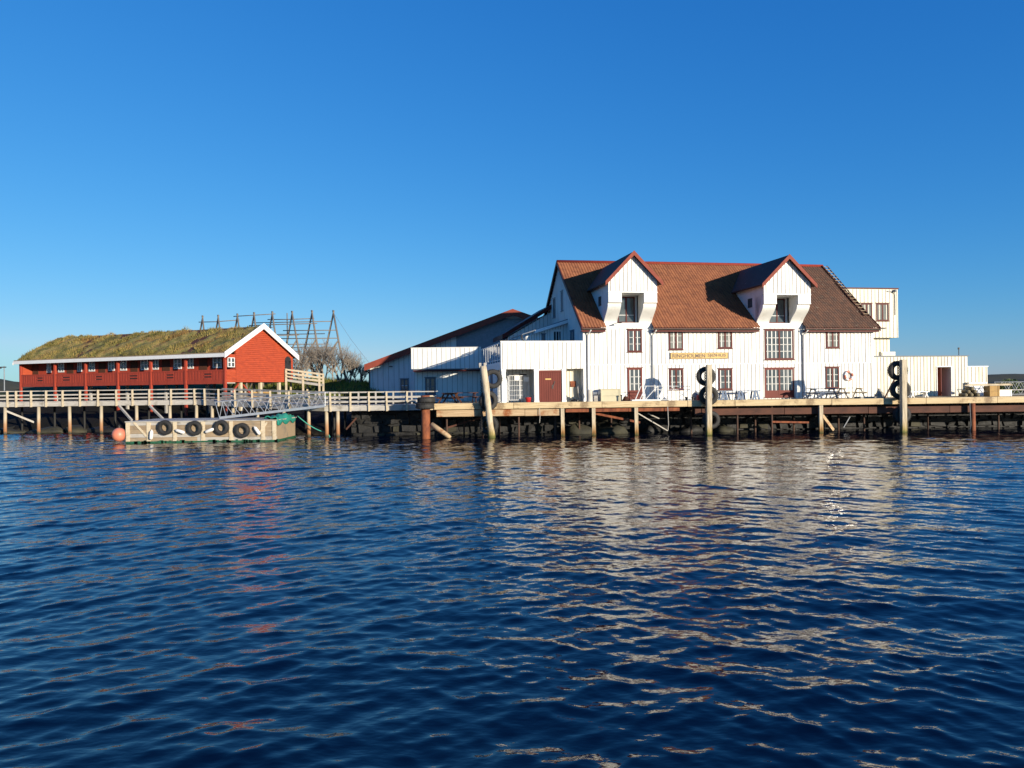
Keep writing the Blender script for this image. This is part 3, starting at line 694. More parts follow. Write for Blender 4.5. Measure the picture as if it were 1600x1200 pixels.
# rear wing between gable and the long building
pA = on(H, 848, 489, 9.5); pB = on(H, 786, 527, 9.5)
rw = thing('rear_wing', 'low white wing with a dark sloping verge behind the roof terrace', 'building wing', H @ Matrix.Translation((-4, 9.5, 0)))
mb = MB(H); mb.ext([(pB.x+0.4, 9.5, 0), (-0.02, 9.5, 0), (-0.02, 9.5, pA.z+0.05), (pB.x+0.4, 9.5, pB.z)], (0, 4.5, 0)); boards(mb, pB.x+0.4, -0.1, 0, lambda x: pB.z+(pA.z-pB.z)*(x-pB.x)/(pA.x-pB.x)-0.2, 9.5, 0.3, seed=33); build(mb, 'wall', WHITE, rw)
mb = MB(H); k = (pA.z-pB.z)/(pA.x-pB.x); mb.ext([(pB.x-0.1, 9.2, pB.z-0.15), (0.0, 9.2, pB.z-0.15-k*(pB.x-0.1)), (0, 9.2, pB.z+0.2-k*(pB.x-0.1)), (pB.x-0.1, 9.2, pB.z+0.2)], (0, 5, 0)); build(mb, 'roof', OXRED, rw)
mb = MB(H); mb.box(pB.x+0.5, pB.x+2.4, 9.44, 9.49, TD, pB.z-0.2); build(mb, 'garage_door', SLATE, rw)

# ------------------------------------------------------------------ long gabled building (left, behind)
GY = 70.0; G = frame((at(577.5, 600, GY).x, GY, 1.6))
def gp(px, py, v=0.0): return on(G, px, py, v)
gb = thing('gabled_building', 'long low white gabled building with brown verge behind the roof terrace', 'building', G)
ap = gp(801, 487); el = gp(577, 571); k = (ap.z-el.z)/(ap.x-el.x); xr = ap.x*2
zg = lambda x: el.z+k*x if x < ap.x else el.z+k*(xr-x)
xs_ = gp(713, 530).x; zsl = gp(713, 545).z
mb = MB(G); mb.ext([(0,0,0), (xr,0,0), (xr,0,zg(xr)-0.1), (ap.x,0,zg(ap.x)-0.1), (0,0,zg(0)-0.1)], (0, 20, 0)); boards(mb, 0.1, xs_, 0, lambda x: zg(x)-0.15, 0, 0.5, 0.03, 0.015, seed=41); build(mb, 'wall', WHITE, gb)
mb = MB(G); zc = gp(800, 498).z
mb.ext([(xs_, -0.06, zsl-1.5), (xr-1, -0.06, zsl-1.5), (xr-1, -0.06, zg(xr-1)-0.2), (ap.x+(ap.z-0.2-zc)/k, -0.06, zc), (ap.x-(ap.z-0.2-zc)/k, -0.06, zc), (xs_, -0.06, zg(xs_)-0.2)], (0, 0.05, 0)); build(mb, 'gable_cladding', GREYSTEEL, gb)  # grey cladding cut at the ridge's shadow edge, lit gable tip left white
for s in (0, 1):
    mb = MB(G)
    def vv(x, dz, y): return (x, y, zg(x)+dz)
    e = -0.35
    p0 = (e if not s else xr-e); z0 = el.z+k*e
    mb.ext([(p0, -0.7, z0), (ap.x, -0.7, zg(ap.x)), (ap.x, -0.7, zg(ap.x)+0.14), (p0, -0.7, z0+0.14)], (0, 21, 0)); o = build(mb, 'roof', ROOFRED, gb)
    mb = MB(G); mb.ext([(p0, -0.76, z0-0.40), (ap.x, -0.76, zg(ap.x)-0.40), (ap.x, -0.76, zg(ap.x)+0.2), (p0, -0.76, z0+0.2)], (0, 0.06, 0)); build(mb, 'barge_board', ROOFRED, o)
p, q = gp(625.5, 592), gp(638.5, 613); window(G, gb, p.x, q.x, q.z, p.z, 0, 2, 1, 2, GLASS, SLATE, TRIMW)
p = gp(611, 573); mb = MB(G); mb.box(p.x-0.15, p.x+0.15, -0.3, 0, p.z-0.03, p.z+0.07); mb.box(p.x-0.12, p.x+0.12, -0.28, -0.02, p.z-0.09, p.z-0.03, 1); build(mb, 'wall_lamp', [BLACK, FENDER], gb)
mb = MB(G); mb.tube([(0.0, -0.1, zg(0)-0.2), (0.0, -0.1, 0.2)], 0.06, 8); mb.tube([(-0.35, -0.5, zg(0)-0.3), (-0.05, -0.15, zg(0)-0.7)], 0.06, 8); build(mb, 'downpipe', BLACK, gb)

# ------------------------------------------------------------------ flat-roofed extension with boarded balcony
EY = 58.6; E = frame((at(643, 600, EY).x, EY, DZ))
def ep(px, py, v=0.0): return on(E, px, py, v)
ex = thing('flat_extension', 'flat roofed white extension with boarded balcony front and dark soffit', 'building', E)
xr = (H @ Vector((ul, PD, 0))).x - E.translation.x - 0.05
zt, zb = ep(700, 543.5).z, ep(700, 576).z
mb = MB(E); mb.box(0, xr, 0, 0.1, zb, zt); boards(mb, 0.05, xr, zb, zt-0.03, 0, 0.36, 0.04, 0.02, seed=51); mb.box(-0.03, xr, -0.05, 0.14, zt, zt+0.05); mb.box(-0.0, 0.1, 0.1, 9, zb, zt); build(mb, 'parapet', WHITE, ex)
mb = MB(E); mb.box(0.1, xr+0.5, 0.1, 11.3, zb-0.1, zb+0.3); build(mb, 'terrace_slab', SLATE, ex)
mb = MB(E); mb.box(0.15, xr+2.5, 0.9, 1.1, -0.1, zb-0.1); boards(mb, 0.2, xr+2.3, -0.1, zb-0.12, 0.9, 0.4, 0.04, 0.02, seed=52); mb.box(0.15, 0.35, 1.1, 11.3, -0.1, zb-0.1); build(mb, 'wall', WHITE, ex)
mb = MB(E); mb.box(0.12, xr, 0.12, 0.9, zb-0.2, zb-0.1); build(mb, 'soffit', OXRED, ex)
p, q = ep(664, 590, 0.9), ep(681, 615, 0.9); window(E, ex, p.x, q.x, 0.5, p.z, 0.9, 2, 1, 2, GLASS, SLATE, SLATE)

# ------------------------------------------------------------------ right-hand buildings
BV = 4.4
tw = thing('roof_box_annex', 'tall white flat topped annex jutting out behind the right roof end', 'building', H @ Matrix.Translation((WL, BV, 0)))
ur = hp(1403, 480, BV).x; zt = hp(1403, 452, BV).z; zb = hp(1403, 527.5, BV).z; ua = WL-0.3
mb = MB(H); mb.box(ua, ur, BV, BV+5, zb, zt); boards(mb, ua, ur, zb, zt-0.04, BV, 0.33, 0.05, 0.03, seed=61); build(mb, 'upper_wall', CREAM, tw)
mb = MB(H); mb.box(ua, ur+0.06, BV-0.06, BV+5.05, zt, zt+0.1); build(mb, 'roof_edge', OXRED, tw)
ub = hp(1390, 540, BV+.6).x; ZA = hp(1450, 557, 0.12).z
mb = MB(H); mb.box(WL+0.2, ub, BV+.6, BV+5, ZA, zb-0.003); boards(mb, WL+0.2, ub, ZA, zb-0.01, BV+.6, 0.33, 0.05, 0.03, seed=62); build(mb, 'lower_wall', CREAM, tw)
for (l, r_) in ((1345, 1362.5), (1368.5, 1388.5)):
    p, q = on(H, l, 474, BV), on(H, r_, 501.5, BV); window(H, tw, p.x, q.x, q.z, p.z, BV, 1, 1, 2, CURTAIN)
p = on(H, 1379, 513, BV); mb = MB(H); mb.box(p.x-0.3, p.x+0.25, BV-.15, BV, p.z-0.03, p.z+0.05); build(mb, 'wall_lamp', BLACK, tw)
p = on(H, 1396, 455, BV); mb = MB(H); mb.lathe([(0.0,-0.14),(0.08,-0.12),(0.1,0.0),(0.11,0.1),(0,0.12)], (p.x, BV-.2, p.z), 12, 'y'); mb.tube([(p.x, BV-.15, p.z-0.1), (p.x+0.1, BV-.04, p.z-0.3), (p.x+0.1, BV-.04, zb+1.8)], 0.03, 6); mb.box(p.x-0.6, p.x, BV-.1, BV-.02, p.z-0.05, p.z+0.02); build(mb, 'floodlight', GREYSTEEL, tw)
an = thing('low_annex', 'low white flat roofed annex with an open red door at the quay end', 'building', H @ Matrix.Translation((WL+0.02, 0.1, 0)))
ue = hp(1512, 600, 0.1).x; dl, dr_ = hp(1464, 600, 0.1).x, hp(1485.5, 600, 0.1).x; dz = hp(1470, 573.5, 0.1).z
mb = MB(H); mb.box(WL+0.02, dl, 0.1, 7, 0, ZA); mb.box(dr_, ue, 0.1, 7, 0, ZA); mb.box(dl, dr_, 0.1, 7, dz, ZA-0.001); mb.box(dl, dr_, 1.6, 6.9, 0, dz)
for (p, q, zz) in ((WL+0.02, dl, 0), (dr_, ue, 0), (dl, dr_, dz)): boards(mb, p, q, zz, ZA-0.03, 0.1, 0.27, 0.05, 0.03, seed=63)
build(mb, 'wall', CREAM, an)
mb = MB(H); mb.box(WL+0.02, ue+0.08, 0.02, 7.05, ZA, ZA+0.07); build(mb, 'roof_edge', SLATE, an)
mb = MB(H); mb.box(dl-0.06, dl, 0.04, 0.14, 0, dz+0.06); mb.box(dr_, dr_+0.06, 0.04, 0.14, 0, dz+0.06); mb.box(dl, dr_, 0.04, 0.14, dz, dz+0.06); build(mb, 'door_frame', WHITE, an)
mb = MB(H); mb.beam((dl+0.45, 0.2, dz/2), (dl+0.47, 1.0, dz/2), 0.05, dz-0.1); mb.box(dl+0.01, dl+0.42, 1.45, 1.55, 0, dz); dd = build(mb, 'door', DOORRED, an)
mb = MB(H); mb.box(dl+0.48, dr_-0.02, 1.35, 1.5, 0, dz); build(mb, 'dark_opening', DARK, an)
p = on(H, 1498, 545, 3); mb = MB(H); mb.tube([(p.x, 3, ZA), (p.x, 3, ZA+0.75)], 0.03, 6); mb.box(p.x-0.05, p.x+0.05, 2.95, 3.05, ZA+0.65, ZA+0.8); build(mb, 'roof_vent', BLACK, an)
p0, p1 = hp(1377, 560, 1.4), hp(1399, 553, 1.4); mb = MB(H); mb.box(p0.x, p1.x, 1.4, 1.7, ZA+0.07, ZA+0.42); mb.box(p0.x+0.06, p1.x-0.06, 1.35, 1.4, ZA+0.12, ZA+0.36); build(mb, 'roof_box', CREAM, an)
S = frame((at(1511, 600, 60).x, 60, DZ-0.3), R(8)); sr = on(S, 1543, 590).x; st = on(S, 1530, 573).z
sh = thing('white_shed', 'small white flat roofed shed behind the low annex', 'shed', S)
mb = MB(S); mb.box(-0.5, sr, 0, 3, 0, st); boards(mb, -0.4, sr, 0, st, 0, 0.33, 0.05, 0.03, seed=65); build(mb, 'wall', CREAM, sh)
mb = MB(S); mb.box(-0.55, sr+0.06, -0.06, 3.06, st, st+0.06); build(mb, 'roof_edge', WHITE, sh)

# ------------------------------------------------------------------ timber quay
def tidal(name, pale, mid, rusty, wet):
    k, nt, b = newmat(name); b.inputs['Roughness'].default_value = 0.8; b.inputs['Specular IOR Level'].default_value = 0.3
    g = nt.nodes.new('ShaderNodeNewGeometry'); sx = nt.nodes.new('ShaderNodeSeparateXYZ'); nt.links.new(g.outputs['Position'], sx.inputs[0])
    n = noise(nt, coords(nt, (7,7,0.7)), 2.0, 6, 0.7); ma = nt.nodes.new('ShaderNodeMath'); ma.operation = 'MULTIPLY_ADD'; ma.inputs[1].default_value = 0.9; nt.links.new(n, ma.inputs[0]); nt.links.new(sx.outputs[2], ma.inputs[2])
    mr = nt.nodes.new('ShaderNodeMapRange'); mr.inputs[1].default_value = 0; mr.inputs[2].default_value = 3.0; nt.links.new(ma.outputs[0], mr.inputs[0])
    c = ramp(nt, mr.outputs[0], [(0.16,wet), (0.24,rusty), (0.36,mid), (0.5,pale)])
    gr = ramp(nt, n, [(0.34,(0.55,0.52,0.48)), (0.55,(1,1,1))])
    nt.links.new(mix(nt, 1.0, c, gr, 'MULTIPLY'), b.inputs['Base Color']); bump(nt, b, n, 0.5, 0.02); return k
PALEPILE = tidal('pale_tidal_pile', (0.56,0.47,0.33), (0.46,0.33,0.18), (0.30,0.15,0.05), (0.07,0.07,0.02))
WEEDPOST = tidal('mooring_post_wood', (0.54,0.46,0.33), (0.48,0.38,0.23), (0.32,0.25,0.09), (0.10,0.11,0.025))
QX0, QX1, QY = at(678, 632, 48).x, 46.0, 48.0
quay = thing('timber_quay', 'long timber quay with pale edge beams in front of the white warehouse', 'quay', frame((QX0, QY, 0)))
mb = MB(); rnd = random.Random(3); x = QX0
while x < QX1:
    wd = 0.19+0.03*rnd.random(); z = rnd.uniform(-0.006, 0.006); mb.box(x, x+wd-0.012, QY+0.31, 66, DZ-0.07+z, DZ-0.002+z); x += wd
build(mb, 'deck_boards', DECKWOOD, quay)
def edge(x0, x1, z0, z1, y0, y1, mat, name, seed, lmin=3.0, lmax=6.5):
    rnd = random.Random(seed); x = x0
    while x < x1-0.2:
        l = min(rnd.uniform(lmin, lmax), x1-x)
        if x1-x-l < 1.0: l = x1-x
        mb = MB(); j = rnd.uniform(-0.015, 0.015)
        mb.box(x, x+l-0.015, y0+j, y1, z0+j*0.6, z1+j*0.8); o = build(mb, name, mat, quay)
        bv = o.modifiers.new('bevel', 'BEVEL'); bv.width = 0.02; bv.segments = 2
        x += l
xA, xB = at(878, 640, QY).x, at(1063, 640, QY).x
edge(QX0, QX1, DZ-0.33, DZ+0.07, QY, QY+0.3, DECKWOOD, 'edge_beam', 5)
edge(QX0+0.15, xA-0.1, DZ-0.80, DZ-0.37, QY+0.05, QY+0.33, STAINWOOD, 'lower_beam', 6)
edge(xA+0.25, xB, DZ-0.60, DZ-0.37, QY+0.15, QY+0.35, RUST, 'lower_beam', 7)
edge(xB+1.0, QX1, DZ-0.93, DZ-0.50, QY+0.3, QY+0.55, RUSTBEAM, 'steel_beam', 8, 5, 9)
for v in (49.6, 51.2):
    mb = MB(); mb.box(QX0+0.1, QX1, v, v+0.25, DZ-0.4, DZ-0.08); build(mb, 'bearer', RUSTBEAM, quay)
PILEDARK = basic('dark_stained_pile', (0.10,0.05,0.03), (0.04,0.022,0.016), 0.85, 2.5)
def pile(px, Y, r_, mat, ztop, sq=True, lean=0.0, zb=-2.2):
    x = at(px, 660, Y).x; mb = MB()
    if sq: mb.beam((x+lean, Y, zb), (x, Y, ztop), r_*2, r_*2)
    else: mb.tube([(x+lean, Y, zb), (x+lean*0.4, Y, 0.6), (x, Y, ztop)], [r_*1.05, r_, r_*0.97], 12)
    build(mb, 'pile', mat, quay, not sq)
for px in (879, 927.5, 994): pile(px, QY+0.05, 0.115, PALEPILE, DZ-0.34, True, 0.04)
pile(1282.5, QY+0.02, 0.115, PALEPILE, DZ-0.34)
for px, Y in ((754, 48.6), (810.5, 48.5), (867.5, 48.6), (1152, 48.5), (1206, 48.4), (1080, 49.3), (1180, 50.2), (1350, 49.6), (1450, 49.8), (955, 50), (905, 50.2), (780, 50), (725, 50), (698, 49), (1240, 49.9), (1310, 50), (1560, 49.6)): pile(px, Y, 0.065, PILEDARK, DZ-0.1, False)
pile(1520, QY-0.05, 0.16, RUST, DZ-0.34, False)
def qbeam(p, q, w_, mat, name='brace'):
    mb = MB(); mb.beam(p, q, w_, w_); build(mb, name, mat, quay)
qbeam(at(997, 646, 48.6), at(1043, 673, 49.2), 0.07, GREYWOOD); qbeam(at(1012, 646, 49.5), at(1030, 654, 49.5), 0.07, GREYWOOD)
qbeam(at(930, 646, 48.7), at(1000, 660, 48.7), 0.14, RUST); qbeam(at(1206, 659, 48.4), at(1264, 660, 48.5), 0.12, RUST); qbeam(at(1284, 649, 48.3), at(1301, 672, 48.7), 0.2, STAINWOOD)
qbeam(at(1318, 668, 48.8), at(1328, 651, 48.8), 0.06, GREYSTEEL); qbeam(at(700, 668, 49.5), at(760, 650, 49.5), 0.12, RUSTBEAM)
for px, z0 in ((1043.5, 0.3), (843, 0.9), (1516, 0.0), (1107, 0.2)):
    x = at(px, 650, QY-0.08).x; mb = MB(); mb.tube([(x, QY-0.06, DZ-0.3), (x+0.03, QY-0.1, z0+0.4), (x, QY-0.05, z0)], 0.025, 6); build(mb, 'hanging_rope', GREYWOOD, quay)
mb = MB(); p = at(674, 632, QY-0.03); mb.box(p.x-0.13, p.x+0.1, QY-0.04, QY+0.2, DZ-0.33, DZ+0.62); build(mb, 'corner_post', PALEWOOD, quay)

# stone wall behind and under the quay
def stone_wall(name, label, x0, x1, y, ztop, mats, seed, sz=0.55, rz=0.0, zb=-1.2):
    M = frame((x0, y, 0), rz); L = x1-x0; mb = MB(M); rnd = random.Random(seed); z = zb
    mb.box(0, L, 0.35, 1.2, zb, ztop-0.1, 0)
    while z < ztop-0.1:
        hgt = min(sz*rnd.uniform(0.6, 1.0), ztop-z); x = -rnd.random()*0.5
        while x < L:
            l = sz*rnd.uniform(0.8, 2.2); a, b = max(x, 0), min(x+l-0.05, L); j = rnd.uniform(0, 0.22)
            if b-a > 0.1:
                c = 0.17; mi = rnd.choice(range(len(mats)))
                vs = [(a+rnd.uniform(0,c), j+rnd.uniform(0,.12), z+rnd.uniform(0,c)), (b-rnd.uniform(0,c), j+rnd.uniform(0,.12), z+rnd.uniform(0,c)), (b, 0.6, z), (a, 0.6, z),
                      (a+rnd.uniform(0,c), j+rnd.uniform(0,.15), z+hgt+0.10-rnd.uniform(0,c*1.6)), (b-rnd.uniform(0,c), j+rnd.uniform(0,.15), z+hgt+0.10-rnd.uniform(0,c*1.6)), (b, 0.6, z+hgt-0.04), (a, 0.6, z+hgt-0.04)]
                mb.add(vs, [(0,3,2,1),(4,5,6,7),(0,1,5,4),(1,2,6,5),(2,3,7,6),(3,0,4,7)], mi)
            x += l
        z += hgt
    o = build(mb, name, mats, None); bv = o.modifiers.new('bevel', 'BEVEL'); bv.width = 0.05; bv.segments = 2; bv.limit_method = 'ANGLE'
    tag(o, label, 'stone wall'); return o
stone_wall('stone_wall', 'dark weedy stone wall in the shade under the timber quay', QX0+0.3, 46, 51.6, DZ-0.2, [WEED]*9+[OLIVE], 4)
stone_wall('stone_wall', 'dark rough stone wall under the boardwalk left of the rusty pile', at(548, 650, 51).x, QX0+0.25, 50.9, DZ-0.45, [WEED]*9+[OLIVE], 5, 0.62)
def rock(name, label, c, s, mat, seed):
    rnd = random.Random(seed); mb = MB(frame(c, rnd.random()*6)); n = 12; vs = []; fs = []
    ph = [rnd.random()*6 for _ in range(6)]
    for j in range(7):
        t = j/6*math.pi
        for i in range(n):
            p = i/n*2*math.pi; r_ = 1+0.18*math.sin(2*p+ph[0]+t)+0.14*math.sin(3*p+ph[1]-2*t)+0.1*math.sin(5*p+ph[2]+3*t)
            vs.append((s[0]*r_*math.sin(t)*math.cos(p), s[1]*r_*math.sin(t)*math.sin(p), s[2]*r_*math.cos(t)))
    for j in range(6):
        for i in range(n): i2 = (i+1) % n; fs.append((j*n+i, (j+1)*n+i, (j+1)*n+i2, j*n+i2))
    mb.add(vs, fs); return tag(build(mb, name, mat, None, True), label, 'rock', 'shore rocks')
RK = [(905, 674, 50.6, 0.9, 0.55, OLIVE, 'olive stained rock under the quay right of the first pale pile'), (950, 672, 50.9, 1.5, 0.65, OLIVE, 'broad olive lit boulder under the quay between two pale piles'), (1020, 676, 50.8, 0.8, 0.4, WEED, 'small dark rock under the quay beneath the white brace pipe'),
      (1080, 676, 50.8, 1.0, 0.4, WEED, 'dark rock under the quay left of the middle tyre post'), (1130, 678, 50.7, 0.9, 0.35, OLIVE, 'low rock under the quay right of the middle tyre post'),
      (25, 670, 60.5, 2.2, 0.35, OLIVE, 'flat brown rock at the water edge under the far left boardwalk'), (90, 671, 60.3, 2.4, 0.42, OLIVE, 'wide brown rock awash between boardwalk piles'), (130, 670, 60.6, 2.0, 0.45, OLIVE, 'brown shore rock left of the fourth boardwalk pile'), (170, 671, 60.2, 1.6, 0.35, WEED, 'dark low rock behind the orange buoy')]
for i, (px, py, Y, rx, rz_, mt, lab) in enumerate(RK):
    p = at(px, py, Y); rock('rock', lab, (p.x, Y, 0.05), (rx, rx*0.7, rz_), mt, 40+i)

# ------------------------------------------------------------------ tyres and mooring posts
def tyre(R_, wd, name='tyre', axis='y', mat=None, M=I4):
    r_in = R_*0.50; prof = []
    for t in np.linspace(0, 2*math.pi, 17)[:-1]:
        cx = (R_+r_in)/2; a = math.copysign(abs(math.cos(t))**0.6, math.cos(t)); b = math.copysign(abs(math.sin(t))**0.6, math.sin(t))
        prof.append((cx+(R_-r_in)/2*a, wd/2*b))
    mb = MB(M); mb.lathe(prof, (0,0,0), 28, axis, closed=True)
    for k in range(36):
        t = 2*math.pi*k/36; c, s = math.cos(t)*R_, math.sin(t)*R_
        for e in (-0.25, 0.25):
            p = {'y': (c*0.995, e*wd, s*0.995), 'z': (c*0.995, s*0.995, e*wd)}[axis]
            q = {'y': (c*1.0, e*wd*1.6, s*1.0), 'z': (c*1.0, s*1.0, e*wd*1.6)}[axis]
            mb.beam(p, q, 0.05, 0.035)
    return build(mb, name, mat or RUBBER, None, True)
def place_tyre(proto, used, px, py, Y, label, group, rz=0.0, rx=0.0, sc=1.0):
    o = proto if not used else proto.copy()
    if used: col.objects.link(o)
    p = at(px, py, Y); o.location = p; o.rotation_euler = (rx, 0, rz); o.scale = (sc, sc, sc); return tag(o, label, 'tyre', group)
TP = tyre(0.62, 0.36); u_ = False
for (px, py, Y, lab, rz, sc) in ((770, 592, 47.75, 'upper black tyre behind the leaning mooring log', 0.1, 1.0), (763, 626, 47.8, 'middle black tyre behind the leaning mooring log', 0.5, 1.02), (764, 664, 47.7, 'lowest black tyre behind the leaning mooring log', -0.15, 1.0),
        (1103, 588, 47.75, 'top black tyre behind the straight post in the middle of the quay', 0.05, 1.0), (1107, 618, 47.75, 'black tyre at deck height behind the straight post in the middle of the quay', -0.1, 1.0), (1111, 656, 47.7, 'black tyre under deck level behind the straight post in the middle of the quay', 0.1, 0.92),
        (1402.6, 579, 47.75, 'top black tyre behind the far right mooring post', 0.05, 1.0), (1406.6, 609, 47.75, 'black tyre at deck height behind the far right mooring post', -0.15, 1.0), (1409, 648, 47.7, 'black tyre under deck level behind the far right mooring post', 0.1, 0.92)):
    place_tyre(TP, u_, px, py, Y, lab, 'fender tyres hung on the mooring posts', rz, 0.0, sc); u_ = True
def post(top, bot, r_, label, mat, knots, seed):
    rnd = random.Random(seed); a = Vector(bot); b = Vector(top); M = frame((a.x, a.y, -2.0))
    o = thing('mooring_post', label, 'mooring post', M, 'mooring posts along the quay')
    n = 16; pts = []; rad = []
    d = (b-a)
    for i in range(n+1):
        t = -0.35+1.35*i/n; p = a+d*t; p = p+Vector((rnd.uniform(-1,1)*knots*0.35, rnd.uniform(-1,1)*knots*0.3, 0)); pts.append(p); rad.append(r_*(1.06-0.1*i/n)+rnd.uniform(-1,1)*knots)
    mb = MB()
    if knots > 0.01: mb.tube(pts, rad, 14)
    else: mb.beam(pts[0], pts[-1], r_*1.42, r_*1.42)
    lg = build(mb, 'log', mat, o, knots > 0.01)
    if knots <= 0.01: bv = lg.modifiers.new('bevel', 'BEVEL'); bv.width = 0.04; bv.segments = 2
    mb = MB(); q = a+d*0.96
    off = Vector((-0.16, 0.28, 0)); z = q.z
    while z > a.z+0.5:
        mb.lathe([(0.06+0.018*math.cos(t), 0.018*math.sin(t)) for t in np.linspace(0, 2*math.pi, 7)[:-1]], (q.x+off.x, q.y+off.y, z), 10, 'x' if int(z*12) % 2 else 'y', closed=True); z -= 0.085
    build(mb, 'chain', BLACK, o); return o
post(at(755, 572, 47.3), at(768.5, 684, 47.3), 0.22, 'knotty pale log mooring post leaning left at the quay end', WEEDPOST, 0.028, 2)
mb = MB(); p = at(754, 572, 47.3)
for dx_ in (-0.22, 0.08): mb.box(p.x+dx_, p.x+dx_+0.14, 47.2, 47.42, p.z-0.1, p.z+0.2)
pp = [x for x in col.objects if x.name.startswith('mooring_post')][0]; build(mb, 'prong', GREYWOOD, pp)
post(at(1107.5, 570, 47.3), at(1107.8, 684, 47.3), 0.235, 'straight squared mooring post with tyres in front of the middle of the warehouse', WEEDPOST, 0.004, 3)
post(at(1411, 562, 47.3), at(1411.8, 676, 47.3), 0.235, 'straight squared mooring post with tyres at the right part of the quay', WEEDPOST, 0.004, 4)
# rusty pile with two tyres on its head
p = at(665, 660, 47.5); RP = thing('steel_pile', 'thick rusty steel pile with tyres round its head at the quay corner', 'pile', frame((p.x, 47.5, -2)))
zt = at(665, 636, 47.5).z
mb = MB(); mb.tube([(p.x, 47.5, -2), (p.x, 47.5, 0.9), (p.x, 47.5, zt+0.75)], 0.29, 20); build(mb, 'shaft', RUST, RP, True)
mb = MB(); a, b = at(674, 663, 47.5), at(700, 681, 47.2); mb.tube([a, a.lerp(b, 0.5), b, b+(b-a)*0.15], [0.17, 0.16, 0.15, 0.1], 12); build(mb, 'raking_log', STAINWOOD, RP, True)
TC = tyre(0.60, 0.40, 'tyre', 'z')
place_tyre(TC, False, 664, 634, 47.5, 'black tyre slipped flat round the rusty pile, lower of two', 'tyres round the rusty pile', 0.3, 0.03)
place_tyre(TC, True, 666, 625, 47.5, 'black tyre slipped flat round the rusty pile, upper of two', 'tyres round the rusty pile', 1.1, -0.04, 0.97)

# ------------------------------------------------------------------ things on the quay
def crate(name, label, cat, M, sx, sy, sz, mat, mat2=None, lid=True):
    o = thing(name, label, cat, M); mb = MB(M); n = max(1, int(sz/0.3)); h = sz/n
    for i in range(n): mb.box(-sx/2, sx/2, -sy/2, sy/2, i*h+0.006, (i+1)*h-0.006)
    for x in (-sx/2-0.02, sx/2-0.08):
        mb.box(x, x+0.1, -sy/2-0.025, -sy/2, 0, sz)
    build(mb, 'body', mat, o)
    if lid:
        mb = MB(M); mb.box(-sx/2-0.05, sx/2+0.05, -sy/2-0.05, sy/2+0.05, sz, sz+0.05); build(mb, 'lid', mat2 or mat, o)
    return o
def deckM(px, Y, rz=0.0, py=628): return frame((at(px, py, Y).x, Y, DZ), rz)
crate('storage_chest', 'large cream storage chest on the quay left of the glazed red door', 'chest', deckM(953.5, 49.6), 1.28, 0.7, 0.84, CHEST, CHEST)
M = deckM(921.5, 48.8); mb = MB(M); mb.lathe([(0,0.86),(0.15,0.86),(0.19,0.8),(0.185,0.5),(0.2,0.1),(0.22,0.0)], n=14); tag(build(mb, 'bollard', CONC, None, True), 'pale stout bollard at the quay edge by the porch corner', 'bollard')
M = deckM(931, 48.9); mp = thing('winch', 'small grey winch on a stand beside the pale bollard', 'winch', M)
mb = MB(M); mb.box(-0.12,0.12,-0.1,0.1,0,0.45); mb.box(-0.22,0.22,-0.18,0.18,0,0.05); build(mb, 'stand', GREYWOOD, mp)
mb = MB(M); mb.lathe([(0,-0.2),(0.16,-0.2),(0.16,-0.16),(0.09,-0.15),(0.09,0.15),(0.16,0.16),(0.16,0.2),(0,0.2)], (0,0,0.6), 14, 'x'); mb.tube([(0.2,0,0.6),(0.28,0,0.6),(0.28,0,0.8)], 0.02, 6); build(mb, 'drum', GREYSTEEL, mp)
M = deckM(971, 49.0); mb = MB(M); mb.tube([(0,0,0),(0,0,0.42)], 0.05, 8); mb.lathe([(0,0.5),(0.07,0.48),(0.07,0.4),(0,0.4)], n=10); tag(build(mb, 'mooring_pin', BLACK), 'short black mooring pin right of the cream chest', 'mooring pin')
M = deckM(978, 49.3); mb = MB(M)
for k in range(5): mb.lathe([(0.24-0.03*k+0.04*math.cos(t), 0.05+0.07*k+0.04*math.sin(t)) for t in np.linspace(0, 2*math.pi, 8)[:-1]], n=16, closed=True)
tag(build(mb, 'rope_coil', BROWNWOOD, None, True), 'dark coil of rope on the deck by the glazed red door', 'rope')
# aluminium gangway lying on the quay
M = deckM(990, 48.75); x1 = at(1080, 628, 48.75).x-at(990, 628, 48.75).x
gw = thing('spare_gangway', 'white metal truss frame standing on the quay in front of the glazed red door', 'gangway', M)
mb = MB(M); mb.box(-0.15, x1*0.46, -0.3, 0.3, 0.05, 0.16); build(mb, 'base_plank', WHITEMETAL, gw)
mb = MB(M)
mb.tube([(0.55,0,1.05),(x1*0.98,0,1.0)], 0.02, 6); mb.tube([(x1*0.4,0,0.82),(x1*0.98,0,0.8)], 0.015, 6); mb.tube([(0.1,0,0.16),(x1,0,0.1)], 0.025, 6)
for a, b in ((0.1,0.5),(0.4,0.85),(0.75,1.6)): mb.tube([(a,0,0.12),(b,0,1.04)], 0.028, 6)
for a, b in ((1.6,1.6),(x1*0.43,x1*0.43),(x1*0.7,x1*0.7),(x1*0.98,x1*0.98)): mb.tube([(a,0,0.12),(b,0,1.02)], 0.018, 6)
for a, b in ((x1*0.45,x1*0.7),(x1*0.7,x1*0.45),(x1*0.72,x1*0.97),(x1*0.97,x1*0.72)): mb.tube([(a,0,0.12),(b,0,0.8)], 0.014, 6)
build(mb, 'truss', WHITEMETAL, gw)
for px, lab in ((1072.5, 'low black bollard left of the grey fender ball'), (1082.5, 'low black bollard touching the grey fender ball')):
    M = deckM(px, 48.6); mb = MB(M); mb.lathe([(0,0.3),(0.1,0.29),(0.11,0.24),(0.07,0.2),(0.08,0.02),(0.13,0.0)], n=12); tag(build(mb, 'quay_bollard', BLACK, None, True), lab, 'bollard', 'low black bollards')
